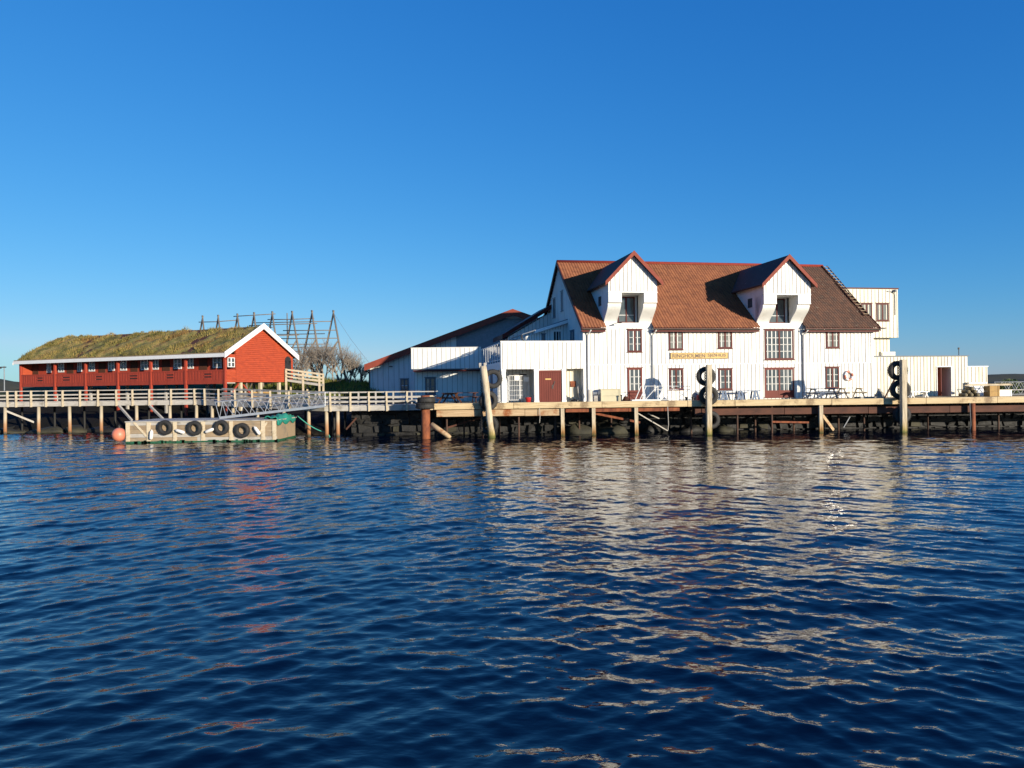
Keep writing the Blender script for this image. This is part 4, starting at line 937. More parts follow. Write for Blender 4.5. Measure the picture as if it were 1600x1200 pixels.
M = deckM(1088, 49.1); mb = MB(M); mb.lathe([(0,0.62),(0.12,0.6),(0.24,0.5),(0.3,0.32),(0.25,0.12),(0.1,0.01),(0,0)], n=16); mb.tube([(0,0,0.6),(0,0,0.7)], 0.05, 8); tag(build(mb, 'fender_ball', GREYSTEEL, None, True), 'round grey fender ball on the quay left of the middle tyres', 'fender')
M = deckM(1092, 48.6); mb = MB(M); mb.box(-0.12,0.1,-0.08,0.08,0.0,0.42); mb.box(-0.03,0.02,-0.1,-0.08,0.42,0.5); tag(build(mb, 'fuel_can', REDPAINT), 'small red can beside the grey fender ball', 'can')

def picnic(M, L, label, top, leg, group):
    o = thing('picnic_table', label, 'picnic table', M, group)
    mb = MB(M)
    for k in range(5): mb.box(-L/2, L/2, -0.36+k*0.147, -0.36+k*0.147+0.135, 0.70, 0.74)
    build(mb, 'tabletop', top, o)
    for s in (-1, 1):
        mb = MB(M)
        for k in range(2): mb.box(-L/2, L/2, s*0.72-0.13+k*0.135, s*0.72-0.13+k*0.135+0.125, 0.42, 0.455)
        build(mb, 'seat', top, o)
    for x in (-L/2+0.25, L/2-0.25):
        mb = MB(M)
        for s in (-1, 1): mb.beam((x, s*0.68, 0), (x, s*0.22, 0.70), 0.05, 0.1)
        mb.box(x+0.03, x+0.08, -0.8, 0.8, 0.34, 0.42); mb.box(x+0.03, x+0.08, -0.33, 0.33, 0.62, 0.70); build(mb, 'leg_frame', leg, o)
    return o
PG = 'picnic tables on the quay'
picnic(deckM(703, 51.0, R(80)), 1.8, 'brown picnic table set end-on, nearest the rusty pile', BROWNWOOD, BROWNWOOD, PG)
picnic(deckM(727, 52.5, R(15)), 1.8, 'brown picnic table in the shade under the extension', BROWNWOOD, BROWNWOOD, PG)
picnic(deckM(1285, 51.2, YAW), 1.9, 'grey blue picnic table under the lower right window', BLUEWOOD, BLUEWOOD, PG)
picnic(deckM(1329, 51.8, YAW), 1.8, 'pale yellow topped picnic table under the lifebuoy', PALEWOOD, GREYWOOD, PG)
M = deckM(1155, 51.0, YAW); bt = thing('long_bench', 'long blue trestle bench on three splayed legs against the white wall', 'bench', M)
mb = MB(M)
for k in range(3): mb.box(-1.5, 1.5, -0.25+k*0.17, -0.25+k*0.17+0.155, 0.60, 0.65)
build(mb, 'bench_top', AZURE, bt)
for x in (-1.2, 0.0, 1.15):
    mb = MB(M)
    for s in (-1, 1): mb.beam((x+s*0.22, -0.2, 0), (x+s*0.08, -0.2, 0.6), 0.05, 0.11); mb.beam((x+s*0.22, 0.2, 0), (x+s*0.08, 0.2, 0.6), 0.05, 0.11)
    mb.box(x-0.2, x+0.2, -0.22, -0.18, 0.2, 0.27); build(mb, 'trestle', AZURE, bt)
# right end of the quay
M = deckM(1356, 49.4); pl_ = thing('pallet', 'flat dark timber pallet on the quay left of the right tyres', 'pallet', M); mb = MB(M)
for k in range(6): mb.box(-0.7, 0.7, -0.5+k*0.17, -0.5+k*0.17+0.13, 0.12, 0.15)
build(mb, 'slats', GREYWOOD, pl_); mb = MB(M)
for y in (-0.48, -0.05, 0.38): mb.box(-0.7, 0.7, y, y+0.1, 0, 0.12)
build(mb, 'runner', GREYWOOD, pl_)
M = deckM(1374, 49.3); mb = MB(M)
rnd = random.Random(5)
for k in range(9): mb.lathe([(0.34*(1-k/9.5)+0.045*math.cos(t), 0.05+0.075*k+0.045*math.sin(t)) for t in np.linspace(0, 2*math.pi, 8)[:-1]], (rnd.uniform(-.03,.03), rnd.uniform(-.03,.03), 0), 14, closed=True)
tag(build(mb, 'rope_heap', GREYWOOD, None, True), 'grey cone of heaped rope beside the right tyre post', 'rope')
a, b = at(1381.5, 619, 48.9), at(1397, 594, 49.4); mb = MB(); mb.tube([(a.x, a.y, DZ), b], 0.055, 8); tag(build(mb, 'boat_hook', BROWNWOOD), 'dark slanting pole leaning by the far right tyres', 'pole')
M = deckM(1435, 51.8, YAW); wb = thing('white_bench', 'low white bench against the annex left of its open door', 'bench', M); mb = MB(M); mb.box(-0.75,0.75,-0.2,0.2,0.38,0.43); build(mb, 'seat', TRIMW, wb)
for x in (-0.55, 0.55):
    mb = MB(M); mb.beam((x-0.12,0,0),(x+0.06,0,0.38),0.3,0.05); mb.beam((x+0.12,0,0),(x-0.06,0,0.38),0.3,0.05); build(mb, 'leg', TRIMW, wb)
# lumber and boxes beyond the annex
M = frame((at(1529, 610, 54.5).x, 54.5, DZ)); fb = crate('fish_box', 'large white insulated fish box behind the heap of logs', 'box', M @ Matrix.Translation((0.2, 0.9, 0)), 1.3, 1.0, 0.95, WHITEMETAL, WHITEMETAL)
rnd = random.Random(8)
for i, (dx_, dz_, lab) in enumerate(((-0.75,0.12,'grey log at the left foot of the log heap'), (-0.35,0.13,'grey log in the middle of the bottom row of the heap'), (0.1,0.12,'grey log at the right foot of the log heap'), (-0.55,0.36,'grey log on the left of the second row of the heap'), (-0.1,0.37,'grey log on the right of the second row of the heap'), (-0.3,0.58,'topmost grey log of the heap beside the annex'))):
    c = Vector((at(1521, 615, 52.5).x+dx_, 52.5, DZ+dz_)); mb = MB(); mb.tube([c+Vector((-0.3,-0.8,0)), c+Vector((0,0,0.02)), c+Vector((0.35,0.9,0))], [0.14,0.13,0.12], 12); tag(build(mb, 'log', LOGWOOD, None, True), lab, 'log', 'logs in the heap by the annex')
crate('wooden_crate', 'ochre wooden crate on the quay right of the log heap', 'crate', deckM(1549, 52.0, 0, 615), 0.65, 0.7, 0.75, TARPY, None, False)
M = deckM(1552, 52.4, R(-3), 615); mb = MB(M); mb.box(-2.0, 1.3, -0.1, 0.12, 0.76, 0.83); mb.box(-1.8, 1.2, -0.05, 0.2, 0.832, 0.89); tag(build(mb, 'planks', PALEWOOD), 'long pale planks laid across the ochre crate', 'planks')
crate('tool_box', 'low white box on the quay near the right edge', 'box', deckM(1566, 52.5, 0, 615), 0.9, 0.6, 0.42, WHITEMETAL, CREAM)
M = deckM(1590, 53.5, R(5), 615); tr = thing('trestle_frame', 'grey metal lattice frame on the quay at the right edge', 'frame', M); mb = MB(M)
for y in (-0.5, 0.5):
    mb.tube([(-1.4,y,1.0),(2.2,y,1.0)], 0.03, 6); mb.tube([(-1.4,y,0.1),(2.2,y,0.1)], 0.03, 6)
    for k in range(6): x = -1.4+k*0.6; mb.tube([(x,y,0.1),(x+0.6,y,1.0)], 0.022, 6); mb.tube([(x,y,1.0),(x+0.6,y,0.1)], 0.022, 6)
build(mb, 'lattice', GREYSTEEL, tr); mb = MB(M); mb.box(-1.4,2.2,-0.5,0.5,0.4,0.46); build(mb, 'platform', GREYWOOD, tr)

# ------------------------------------------------------------------ pontoon
pa = at(197.5, 690, 46.4); pb = at(431, 690, 46.2); PW = pb.x-pa.x
P = frame((pa.x, 46.4, 0)); ZP = at(300, 657, 46.4).z; PDp = 4.0
pon = thing('pontoon', 'floating wooden pontoon with planked sides and tyres', 'pontoon', P)
mb = MB(P); mb.box(0.05, PW-0.05, 0.05, PDp-0.05, -0.6, ZP-0.08); n = 5; h = (ZP-0.12)/n
for i in range(n):
    pm = (0, 1, 0, 2, 1)[i]
    mb.box(0, PW*(0.47+0.03*i), 0.006*(i % 2), 0.06, 0.1+i*h, 0.1+(i+1)*h-0.025, pm); mb.box(PW*(0.47+0.03*i)+0.01, PW, 0.006*((i+1) % 2), 0.06, 0.1+i*h, 0.1+(i+1)*h-0.025, (pm+1+i) % 3); mb.box(0, 0.06, 0.06, PDp, 0.1+i*h, 0.1+(i+1)*h-0.012)
build(mb, 'hull_planks', [PONTWOOD, GREYWOOD, DARKPLANK], pon)
mb = MB(P); y = 0.1
while y < PDp-0.1: mb.box(PW-0.05, PW+0.01, y, y+0.2, 0.12, ZP-0.1); y += 0.213
build(mb, 'end_planks', PONTWOOD, pon)
mb = MB(P); y = -0.06
while y < PDp: mb.box(-0.06, PW+0.06, y, y+0.17, ZP-0.07, ZP-0.01); y += 0.183
build(mb, 'deck', GREYWOOD, pon)
for px in (199.5, 232, 273, 317, 361, 411, 428.5):
    x = on(P, px, 675, -0.04).x; mb = MB(P); mb.box(x-0.12, x+0.12, -0.05, 0.0, 0.12, ZP-0.08); build(mb, 'batten', PALEWOOD, pon)
for (a, b) in ((209, 229), (417, 402)):
    p, q = on(P, a, 660, -0.03), on(P, b, 682, -0.03); mb = MB(P); mb.beam((p.x,-0.025,p.z), (q.x,-0.025,max(q.z,0.2)), 0.045, 0.12, 0); build(mb, 'brace', PALEWOOD, pon)
mb = MB(P); mb.box(-0.03, PW+0.03, -0.035, PDp+0.02, -0.3, 0.11)
for k in range(60):
    x = random.random()*PW; mb.box(x, x+random.uniform(0.05,0.3), -0.045, 0.0, -0.2, 0.11+random.uniform(0.0, 0.07))
build(mb, 'algae_skirt', ALGAE, pon)
for px in (436, 462): 
    x = on(P, px, 650, 3.0).x; mb = MB(P); mb.tube([(PW-0.3, 0.5 if px == 436 else 3.4, ZP), (PW-0.3, 0.5 if px == 436 else 3.4, ZP+0.25)], 0.07, 8); build(mb, 'cleat', BLACK, pon)
TS = tyre(0.455, 0.26); u_ = False
for px, py, lab, rx in ((258, 668, 'leftmost black tyre on the pontoon front', 0.08), (304, 669, 'second black tyre on the pontoon front from the orange buoy', 0.05), (346, 668, 'third black tyre on the pontoon front from the orange buoy', 0.06), (378.5, 672.5, 'rightmost black tyre on the pontoon, hung lower than the rest', 0.10)):
    place_tyre(TS, u_, px, py, 46.24, lab, 'tyres hung on the pontoon', random.uniform(-.05,.05), rx); u_ = True
def fender_mesh():
    mb = MB(); mb.lathe([(0,-0.36),(0.06,-0.35),(0.12,-0.28),(0.13,0.0),(0.12,0.24),(0.07,0.31),(0.035,0.34),(0.03,0.40),(0,0.40)], n=14); return build(mb, 'boat_fender', FENDER, None, True)
FD = fender_mesh(); first = True
for px, py, ry, lab in ((236.5, 679, 0.1, 'white boat fender hanging upright below the pontoon edge'), (281, 674, -1.25, 'dirty white boat fender slanting between the first two tyres'), (328, 672.5, 1.2, 'white boat fender lying between the second and third tyres'), (401.5, 672.5, -0.6, 'white boat fender slanting right of the lowest tyre')):
    o = FD if first else FD.copy()
    if not first: col.objects.link(o)
    first = False; p = at(px, py, 46.2); o.location = p; o.rotation_euler = (0, ry, 0); o.scale = (0.85,)*3; tag(o, lab, 'fender', 'white fenders on the pontoon')
p = at(186, 678.5, 46.5); By = thing('mooring_buoy', 'big faded orange mooring buoy floating at the pontoon end', 'buoy', frame((p.x, 46.5, 0)))
mb = MB(); mb.lathe([(0.42*math.sin(t)*(1 if t < 2 else 1), 0.44*math.cos(t)) for t in np.linspace(0.03, math.pi-0.03, 18)], (p.x, 46.5, p.z-0.03), 24); build(mb, 'float', ORANGE, By, True)
mb = MB(); mb.tube([(p.x+0.02, 46.5, p.z+0.38), (p.x+0.02, 46.5, p.z+0.5)], 0.06, 8); mb.lathe([(0.05+0.02*math.cos(t), 0.02*math.sin(t)) for t in np.linspace(0, 2*math.pi, 7)[:-1]], (p.x+0.02, 46.5, p.z+0.53), 10, 'y', closed=True); build(mb, 'eye', BLACK, By)
# heap of green net on the pontoon corner
a = on(P, 426, 655, 0.2); vs = []; fs = []; nu, nv = 28, 10
for j in range(nv+1):
    for i in range(nu+1):
        s, t = i/nu, j/nv
        y = -0.05+s*3.9; x = PW-0.75+t*0.9 + 0.06*math.sin(9*s+3*t); edge_d = min(t, 1-t)*2
        z = ZP+0.02+0.26*(edge_d**0.5)*(0.6+0.4*math.sin(7*s+1)*math.cos(5*t)) + 0.06*math.sin(23*s+11*t)
        if t > 0.82: x = PW+0.04+0.03*math.sin(12*s); z = ZP-(t-0.82)*2.2*(0.5+0.5*math.sin(8*s+1)**2)
        vs.append(tuple(P @ Vector((x, y, z))))
for j in range(nv):
    for i in range(nu): fs.append((j*(nu+1)+i, j*(nu+1)+i+1, (j+1)*(nu+1)+i+1, (j+1)*(nu+1)+i))
o = raw('fishing_net', vs, fs, TEAL, None, None, True); sm = o.modifiers.new('solid', 'SOLIDIFY'); sm.thickness = 0.05
tag(o, 'crumpled green fishing net draped over the pontoon corner', 'net')
a, b = at(465, 650, 50.0), at(512, 677, 50.2); mb = MB(); mb.tube([a.lerp(b, t)-Vector((0,0,0.35*math.sin(math.pi*t)*0.5)) for t in np.linspace(0, 1, 12)] + [b+Vector((0.3,0,-0.5))], 0.035, 8); tag(build(mb, 'mooring_rope', ROPE, None, True), 'green mooring rope running from the pontoon into the water', 'rope')

# ------------------------------------------------------------------ gangway to the pontoon
A = at(343, 653, 48.7); B_ = at(508, 637, 48.7); A = Vector((A.x, 48.7, ZP+0.05)); B_ = Vector((B_.x, 48.7, DZ+0.0))
gg = thing('gangway', 'grey aluminium truss gangway sloping from the boardwalk to the pontoon', 'gangway', frame(A))
up1 = Vector((0,0,1.05)); lean = Vector((-0.28, 0, 0))
for yo in (0.0, 1.15):
    o_ = Vector((0, yo, 0)); mb = MB()
    mb.beam(A+o_, B_+o_, 0.08, 0.16); mb.tube([A+o_+lean+up1, B_+o_+up1*0.86], 0.035, 8); n = 7
    for k in range(n+1):
        p = (A+o_).lerp(B_+o_, k/n); q0 = (A+o_+lean+up1).lerp(B_+o_+up1*0.86, (k-0.5)/n if k else 0); 
        mb.tube([p, q0], 0.02, 6)
        if k < n: mb.tube([p, (A+o_+lean+up1).lerp(B_+o_+up1*0.86, (k+0.5)/n)], 0.02, 6)
    mb.tube([B_+o_, B_+o_+up1*0.86], 0.03, 6); build(mb, 'truss', ALU, gg)
mb = MB(); mb.beam(A+Vector((0,0.575,0.03)), B_+Vector((0,0.575,0.03)), 1.05, 0.05); build(mb, 'walkway', GREYWOOD, gg)

# ------------------------------------------------------------------ boardwalks
BZ = at(100, 627, 57.5).z
def boardwalk(label, a, b, za, zb_, width, posts, piles, rail_h, rear=True, mat=GREYWOOD):
    """a,b = (x,y) of the front edge, posts/piles = fractions along it"""
    a3, b3 = Vector((a[0], a[1], za)), Vector((b[0], b[1], zb_)); d = (b3-a3); n = Vector((-d.y, d.x, 0)).normalized()
    o = thing('boardwalk', label, 'boardwalk', frame((a[0], a[1], 0)))
    mb = MB(); L = d.length; k = int(L/0.2)
    for i in range(k):
        p, q = a3.lerp(b3, (i+0.06)/k), a3.lerp(b3, (i+0.94)/k); z = Vector((0,0,random.uniform(-.008,.008)))
        mb.ext([p+z, q+z, q+n*width+z, p+n*width+z], (0,0,-0.05))
    build(mb, 'deck_boards', mat, o)
    for off in (0.0, width):
        mb = MB(); mb.beam(a3+n*off+Vector((0,0,-0.22)), b3+n*off+Vector((0,0,-0.22)), 0.09, 0.33); build(mb, 'side_beam', mat, o)
        if off and not rear: continue
        for h in (0.22, 0.5, rail_h):
            mb = MB(); s_ = -0.07 if not off else 0.07; zz = Vector((0,0,h)); prev = a3
            mb.beam(a3+n*(off+s_*0.4)+zz, b3+n*(off+s_*0.4)+zz, 0.045, 0.11 if h < rail_h else 0.07); build(mb, 'rail', mat, o)
        for t in posts:
            p = a3.lerp(b3, t)+n*(off+(-0.1 if not off else 0.1)); jit = random.uniform(-0.03, 0.03)
            mb = MB(); mb.beam(p+Vector((0,0,-0.42)), p+Vector((jit,0,rail_h+0.04)), 0.13, 0.1); build(mb, 'rail_post', PALEWOOD if not off else mat, o)
    for t in piles:
        for off in (0.12, width-0.1):
            p = a3.lerp(b3, t)+n*off; mb = MB(); mb.tube([(p.x, p.y, -1.5), (p.x+random.uniform(-.03,.03), p.y, 0.5), (p.x, p.y, p.z-0.06)], [0.13,0.125,0.115] if off < 1 else [0.09,0.09,0.09], 10)
            build(mb, 'pile', WOODP if off < 1 else WEED, o, True)
    return o
def pile_mat():
    k, nt, b = newmat('tidal_pile_wood'); b.inputs['Roughness'].default_value = 0.8
    g = nt.nodes.new('ShaderNodeNewGeometry'); sx = nt.nodes.new('ShaderNodeSeparateXYZ'); nt.links.new(g.outputs['Position'], sx.inputs[0])
    n = noise(nt, coords(nt, (4,4,0.6)), 3, 5); ma = nt.nodes.new('ShaderNodeMath'); ma.operation = 'MULTIPLY_ADD'; ma.inputs[1].default_value = 0.5; nt.links.new(n, ma.inputs[0]); nt.links.new(sx.outputs[2], ma.inputs[2])
    mr = nt.nodes.new('ShaderNodeMapRange'); mr.inputs[1].default_value = 0; mr.inputs[2].default_value = 2.5; nt.links.new(ma.outputs[0], mr.inputs[0])
    nt.links.new(ramp(nt, mr.outputs[0], [(0.12,(0.05,0.05,0.03)), (0.2,(0.30,0.13,0.05)), (0.42,(0.36,0.20,0.10)), (0.6,(0.46,0.38,0.26)), (1,(0.34,0.29,0.21))]), b.inputs['Base Color'])
    bump(nt, b, n, 0.3, 0.02); return k
WOODP = pile_mat()
L0 = (at(-70, 630, 57.5).x, 57.5); L1 = (at(308, 630, 57.5).x, 57.5)
fr_ = lambda px: (at(px, 630, 57.5).x-L0[0])/(L1[0]-L0[0])
bwk = boardwalk('long grey boardwalk with railing on piles in front of the red lodge', L0, L1, BZ, BZ, 2.2, [fr_(p) for p in (-50,-15,13,26.5,50,73,99,126,154,183,208,234,268,305)], [fr_(p) for p in (-45,6.5,59,107,157,212,264,306)], 0.82, False)
for a_, b_ in (((7,641,57.6),(54,660,58.5)), ((186,634,57.4),(206,657,56.4)), ((234,634,57.4),(257,657,56.4))):
    mb = MB(); mb.beam(at(*a_), at(*b_), 0.14, 0.14); build(mb, 'brace', GREYWOOD, bwk)
R0 = (at(507, 633, 49.7).x, 49.7); R1 = (QX0-0.15, 49.7)
fr2 = lambda px: (at(px, 630, 49.7).x-R0[0])/(R1[0]-R0[0])
boardwalk('grey boardwalk in the middle with bluish railing joining the timber quay', R0, R1, DZ, DZ, 2.4, [fr2(p) for p in (517,548,577,605,636)], [fr2(p) for p in (497+12,527)], 0.86, True)
boardwalk('grey boardwalk section angling back behind the gangway', L1, R0, BZ, DZ, 2.2, [0.08,0.2,0.34,0.48,0.62,0.76,0.9], [0.12,0.3,0.5,0.7,0.88], 0.84, True)
mb = MB(); mb.beam(at(541, 671, 50.6), at(557, 653, 50.6), 0.1, 0.1); tag(build(mb, 'loose_timber', RUSTBEAM), 'reddish timber leaning against the dark stone wall under the boardwalk', 'timber')

# ------------------------------------------------------------------ red lodge with turf roof
rc = at(353, 600, 61.0); lc = at(31, 600, 72.0); du = Vector((rc.x-lc.x, rc.y-lc.y, 0)); RL = du.length; ang = math.atan2(du.y, du.x)
Q = frame((lc.x, lc.y, 0), ang)
def qp(px, py, v=0.0): return on(Q, px, py, v)
QG = axes(frame(Q @ Vector((RL, 0, 0)), ang), (0,1,0), (-1,0,0))      # right gable, x = back, y = into the wall
RW = on(QG, 458, 590).x; RE = qp(352, 552).z; RA = on(QG, 407.5, 512).z
RF = qp(340, 597.5).z; RPAR = qp(340, 577.5).z; GD = on(QG, 369, 590).x
lodge = thing('red_lodge', 'long red timber lodge on posts with grass roof and white eaves', 'lodge', Q)
mb = MB(Q); mb.box(0.1, RL-0.12, GD, GD+0.15, RF, RE-0.1); boards(mb, 0.1, RL-0.12, RF, RE-0.1, GD, 0.16, 0.03, 0.02, seed=71); mb.box(0.05, RL-0.05, GD+0.15, RW-0.2, RF, RF+0.2); build(mb, 'front_wall', FALUDARK, lodge)
def rz(x): return RE+(RA-RE)*(1-abs(x-RW/2)/(RW/2))
mb = MB(QG); z = RF
n = int((RA-RF)/0.17); zz = [RF+(RA-RF)*i/n for i in range(n+1)]
mb.ext([(GD, 0.05, RF), (RW, 0.05, RF), (RW, 0.05, rz(RW)-0.1), (RW/2, 0.05, RA-0.1), (GD, 0.05, rz(GD)-0.1)], (0, 0.12, 0))
for i in range(n):                                # horizontal weatherboards
    a, b = zz[i], zz[i+1]; m_ = (a+b)/2
    def half(z): return RW/2 if z < RE else RW/2*max(0, (RA-z)/(RA-RE))
    h = half(b); x0, x1 = max(GD, RW/2-h), RW/2+h
    if x1-x0 > 0.2: mb.add([(x0,-0.02,a+0.014),(x1,-0.02,a+0.014),(x1,0.04,b),(x0,0.04,b),(x0,0.05,a),(x1,0.05,a)], [(0,1,2,3),(0,4,5,1)])
build(mb, 'gable_wall', FALURED, lodge)
mb = MB(QG)                                       # gallery end
mb.box(0.12, GD, 0.05, 0.12, RPAR+0.9, RE-0.05); build(mb, 'gallery_lintel', FALURED, lodge); mb = MB(QG); mb.box(0.12, GD, 0.05, 0.12, RF, RPAR)
for k in range(3): mb.box(0.1, GD, 0.0, 0.05, RF+0.3+k*0.24, RF+0.45+k*0.24)
build(mb, 'gallery_end', FALURED, lodge)
window(QG, lodge, 0.25, GD-0.12, RPAR+0.2, RPAR+1.0, 0.06, 2, 1, 2, GLASS, TRIMW, TRIMW, fw_=0.05, head=False)
GLq = axes(Q, (0,-1,0), (1,0,0)); mb = MB(GLq); mb.ext([(-RW,0,RF), (-0.2,0,RF), (-0.2,0,rz(0.2)-0.1), (-RW/2,0,RA-0.1), (-RW,0,rz(RW)-0.1)], (0,0.15,0)); build(mb, 'gable_wall', FALURED, lodge)
mb = MB(Q); mb.box(0.1, RL-0.1, RW-0.2, RW-0.05, RF, RE); build(mb, 'rear_wall', FALURED, lodge)
# parapet of the gallery: boards with small cut-out slots between
mb = MB(Q); mb.box(0.15, RL-0.12, 0.04, 0.10, RF-0.12, RF+0.22); mb.box(0.15, RL-0.12, 0.02, 0.12, RPAR-0.12, RPAR)
x = 0.15; i = 0; rnd = random.Random(4); slot = [2.9, 6.7, 11.2, 15.7, 20.2, 24.6]
while x < RL-0.3:
    wd = 0.155; near = any(abs(x-s) < 0.45 for s in slot)
    if near:
        for (p, q) in ((0.22,0.42),(0.52,0.66),(0.76,RPAR-RF-0.12)): mb.box(x, x+wd+0.02, 0.03, 0.08, RF+p, RF+q)
    else: mb.box(x, x+wd, 0.03+0.012*(i % 2), 0.08, RF+0.2, RPAR-0.1)
    x += 0.17; i += 1
mb.box(0.15, RL-0.12, 0.085, 0.11, RF+0.2, RPAR-0.1, 1)
build(mb, 'parapet', [FALUDARK, DARK], lodge)
mb = MB(Q); mb.box(0.1, RL-0.1, 0.1, GD, RF-0.1, RF); build(mb, 'gallery_floor', GREYWOOD, lodge)
for px in (31.5, 85, 133, 183.5, 235, 289.5, 351):
    x = qp(px, 590, 0.0).x; mb = MB(Q); mb.box(x-0.095, x+0.095, -0.03, 0.16, 1.0, RE-0.12); mb.beam((x-0.02, 0.06, RE-0.6), (x+0.5, 0.06, RE-0.1), 0.1, 0.1); build(mb, 'post', FALUDARK, lodge)
for px, w_ in ((77,0.62),(96,0.85),(125,0.62),(144,0.85),(174.6,0.85),(193.3,0.85),(226,0.92),(243.3,0.8),(278,0.95),(297.5,0.8),(340,1.0)):
    x = qp(px, 572, GD).x; z1 = qp(340, 557.5, GD).z; window(Q, lodge, x-w_/2, x+w_/2, z1-0.95, z1, GD, 2, 1, 2, GLASS, TRIMW, TRIMW, fw_=0.105, head=False)
for px in (56, 110, 160, 210, 260, 318):
    x = qp(px, 575, GD).x; mb = MB(Q); mb.box(x-0.45, x+0.45, GD-0.05, GD, RF+0.02, RE-0.35); build(mb, 'door', BROWNWOOD, lodge)
# roof
OV = 0.35; ez = RE; ms = (RA-RE)/(RW/2)
rfm = MB(Q)
for (va, vb) in ((-OV, RW/2), (RW+OV, RW/2)):
    za = RE-ms*OV
    rfm.ext([(-0.35, va, za), (RL+0.3, va, za), (RL+0.3, vb, RA+0.0), (-0.35, vb, RA+0.0)], (0,0,0.12))
rfo = build(rfm, 'roof', BROWNWOOD, lodge)
mb = MB(Q); za = RE-ms*OV; mb.box(-0.38, RL+0.33, -OV-0.06, -OV, za-0.10, za+0.20); build(mb, 'eave_board', TRIMW, rfo); mb = MB(Q); mb.box(-0.30, RL+0.28, -OV-0.02, -OV+0.08, za+0.20, za+0.29); build(mb, 'sod_board', DARKPLANK, rfo)
for x in (-0.42, RL+0.30):
    for (va, vb) in ((-OV-0.08, RW/2), (RW+OV+0.08, RW/2)):
        za = RE-ms*(OV+0.08); hb = 0.36 if x > 0 else 0.12; mb = MB(Q); mb.ext([(x, va, za-0.14), (x, vb, RA-0.12), (x, vb, RA+hb+0.02), (x, va, za+hb-0.02)], (0.07,0,0)); build(mb, 'barge_board', TRIMW, rfo)
# turf: lumpy sod and thousands of blades, both slopes
rng = np.random.default_rng(11)
def lump(u, v): return 0.06*np.sin(u*1.3+v)+0.05*np.sin(u*3.1-v*2.3)+0.04*np.sin(u*5.7+v*4.9)+0.05*np.sin(u*0.45+1)
nu, nv = 150, 40; uu, vv_ = np.meshgrid(np.linspace(-0.3, RL+0.25, nu), np.linspace(-OV+0.02, RW+OV-0.02, nv))
hh = RE+ms*(RW/2-np.abs(vv_-RW/2)); eb = np.clip(np.minimum(np.minimum(vv_+OV, RW+OV-vv_)/0.5, np.minimum(uu+0.35, RL+0.3-uu)/0.3), 0, 1)
zz_ = hh+0.13+eb*(0.10+lump(uu, vv_)) - 0.12*np.exp(-((vv_-RW/2)/0.4)**2)
sod = np.stack([uu, vv_, zz_], -1).reshape(-1,3); id_ = np.arange(nu*nv).reshape(nv, nu)
sf = np.stack([id_[:-1,:-1], id_[:-1,1:], id_[1:,1:], id_[1:,:-1]], -1).reshape(-1,4)
QM = np.array(Q); tow = lambda V: V @ QM[:3,:3].T + QM[:3,3]
raw('sod', tow(sod), sf, TURF, None, rfo, True)
def blades(n, us, vs, zs, hmin, hmax, wmin, wmax, tow_, clump=None):
    h = rng.uniform(hmin, hmax, n)
    if clump is not None: h = h*clump
    h = h; wd = rng.uniform(wmin, wmax, n); an = rng.uniform(0, 2*math.pi, n); le = rng.normal(0, 0.45, n)*h; la = rng.uniform(0, 2*math.pi, n)
    base = np.stack([us, vs, zs], -1); sd = np.stack([np.cos(an)*wd, np.sin(an)*wd, 0*an], -1); tip = base+np.stack([np.cos(la)*le, np.sin(la)*le, h], -1)
    V = np.concatenate([base-sd, base+sd, tip], 0); f = np.stack([np.arange(n), np.arange(n)+n, np.arange(n)+2*n], -1); return tow_(V), f
n = 42000; bu = rng.uniform(-0.3, RL+0.22, n); bv_ = rng.uniform(-OV+0.05, RW/2+1.2, n); keep = rng.random(n) < (0.45+0.55*np.sin(bu*0.9+bv_*1.7)*np.sin(bv_*2.1-bu*0.4)); keep |= rng.random(n) < 0.5
bu, bv_ = bu[keep], bv_[keep]; n = len(bu); bz = RE+ms*(RW/2-np.abs(bv_-RW/2))+0.2+lump(bu, bv_)*0.9
clump = 0.25+1.5*np.clip(0.5+0.35*np.sin(bu*1.9+1.3*np.sin(bv_*1.4))+0.3*np.sin(bv_*2.7+1.1*np.sin(bu*0.8))+0.25*np.sin(bu*4.3-bv_*3.1), 0, 1)**1.5
V, f = blades(n, bu, bv_, bz-0.05, 0.06, 0.26, 0.015, 0.04, tow, clump); o = raw('grass_blades', V, f, TURF, None, rfo); o['kind'] = 'stuff'
# stilts under the gable
for px in (376, 407, 436):
    p = on(QG, px, 600, 0.3); mb = MB(QG); mb.box(p.x-0.12, p.x+0.12, 0.2, 0.44, 1.0, RF); build(mb, 'stilt', PALEWOOD, lodge)
for u in (3, 8, 13, 18, 23):
    for v in (GD+0.5, RW-1.0): mb = MB(Q); mb.box(u-0.1, u+0.1, v-0.1, v+0.1, 0.8, RF); build(mb, 'stilt', GREYWOOD, lodge)
mb = MB(QG); mb.beam((0.5, 0.3, 2.6), (1.7, 0.3, RF-0.1), 0.12, 0.12); mb.beam((2.2, 0.3, RF-0.2), (3.6, 0.3, 2.4), 0.12, 0.12); build(mb, 'brace', FALUDARK, lodge)
mb = MB(QG); q0 = on(QG, 450.5, 573, 0); mb.box(q0.x-0.45, q0.x+0.35, -0.02, 0.04, q0.z-1.1, q0.z+0.55); mb.lathe([(0.0,-0.02),(0.4,-0.02),(0.4,0.04),(0,0.04)], (q0.x-0.05, 0, q0.z+0.55), 16, 'y'); build(mb, 'doorway', DARK, lodge)
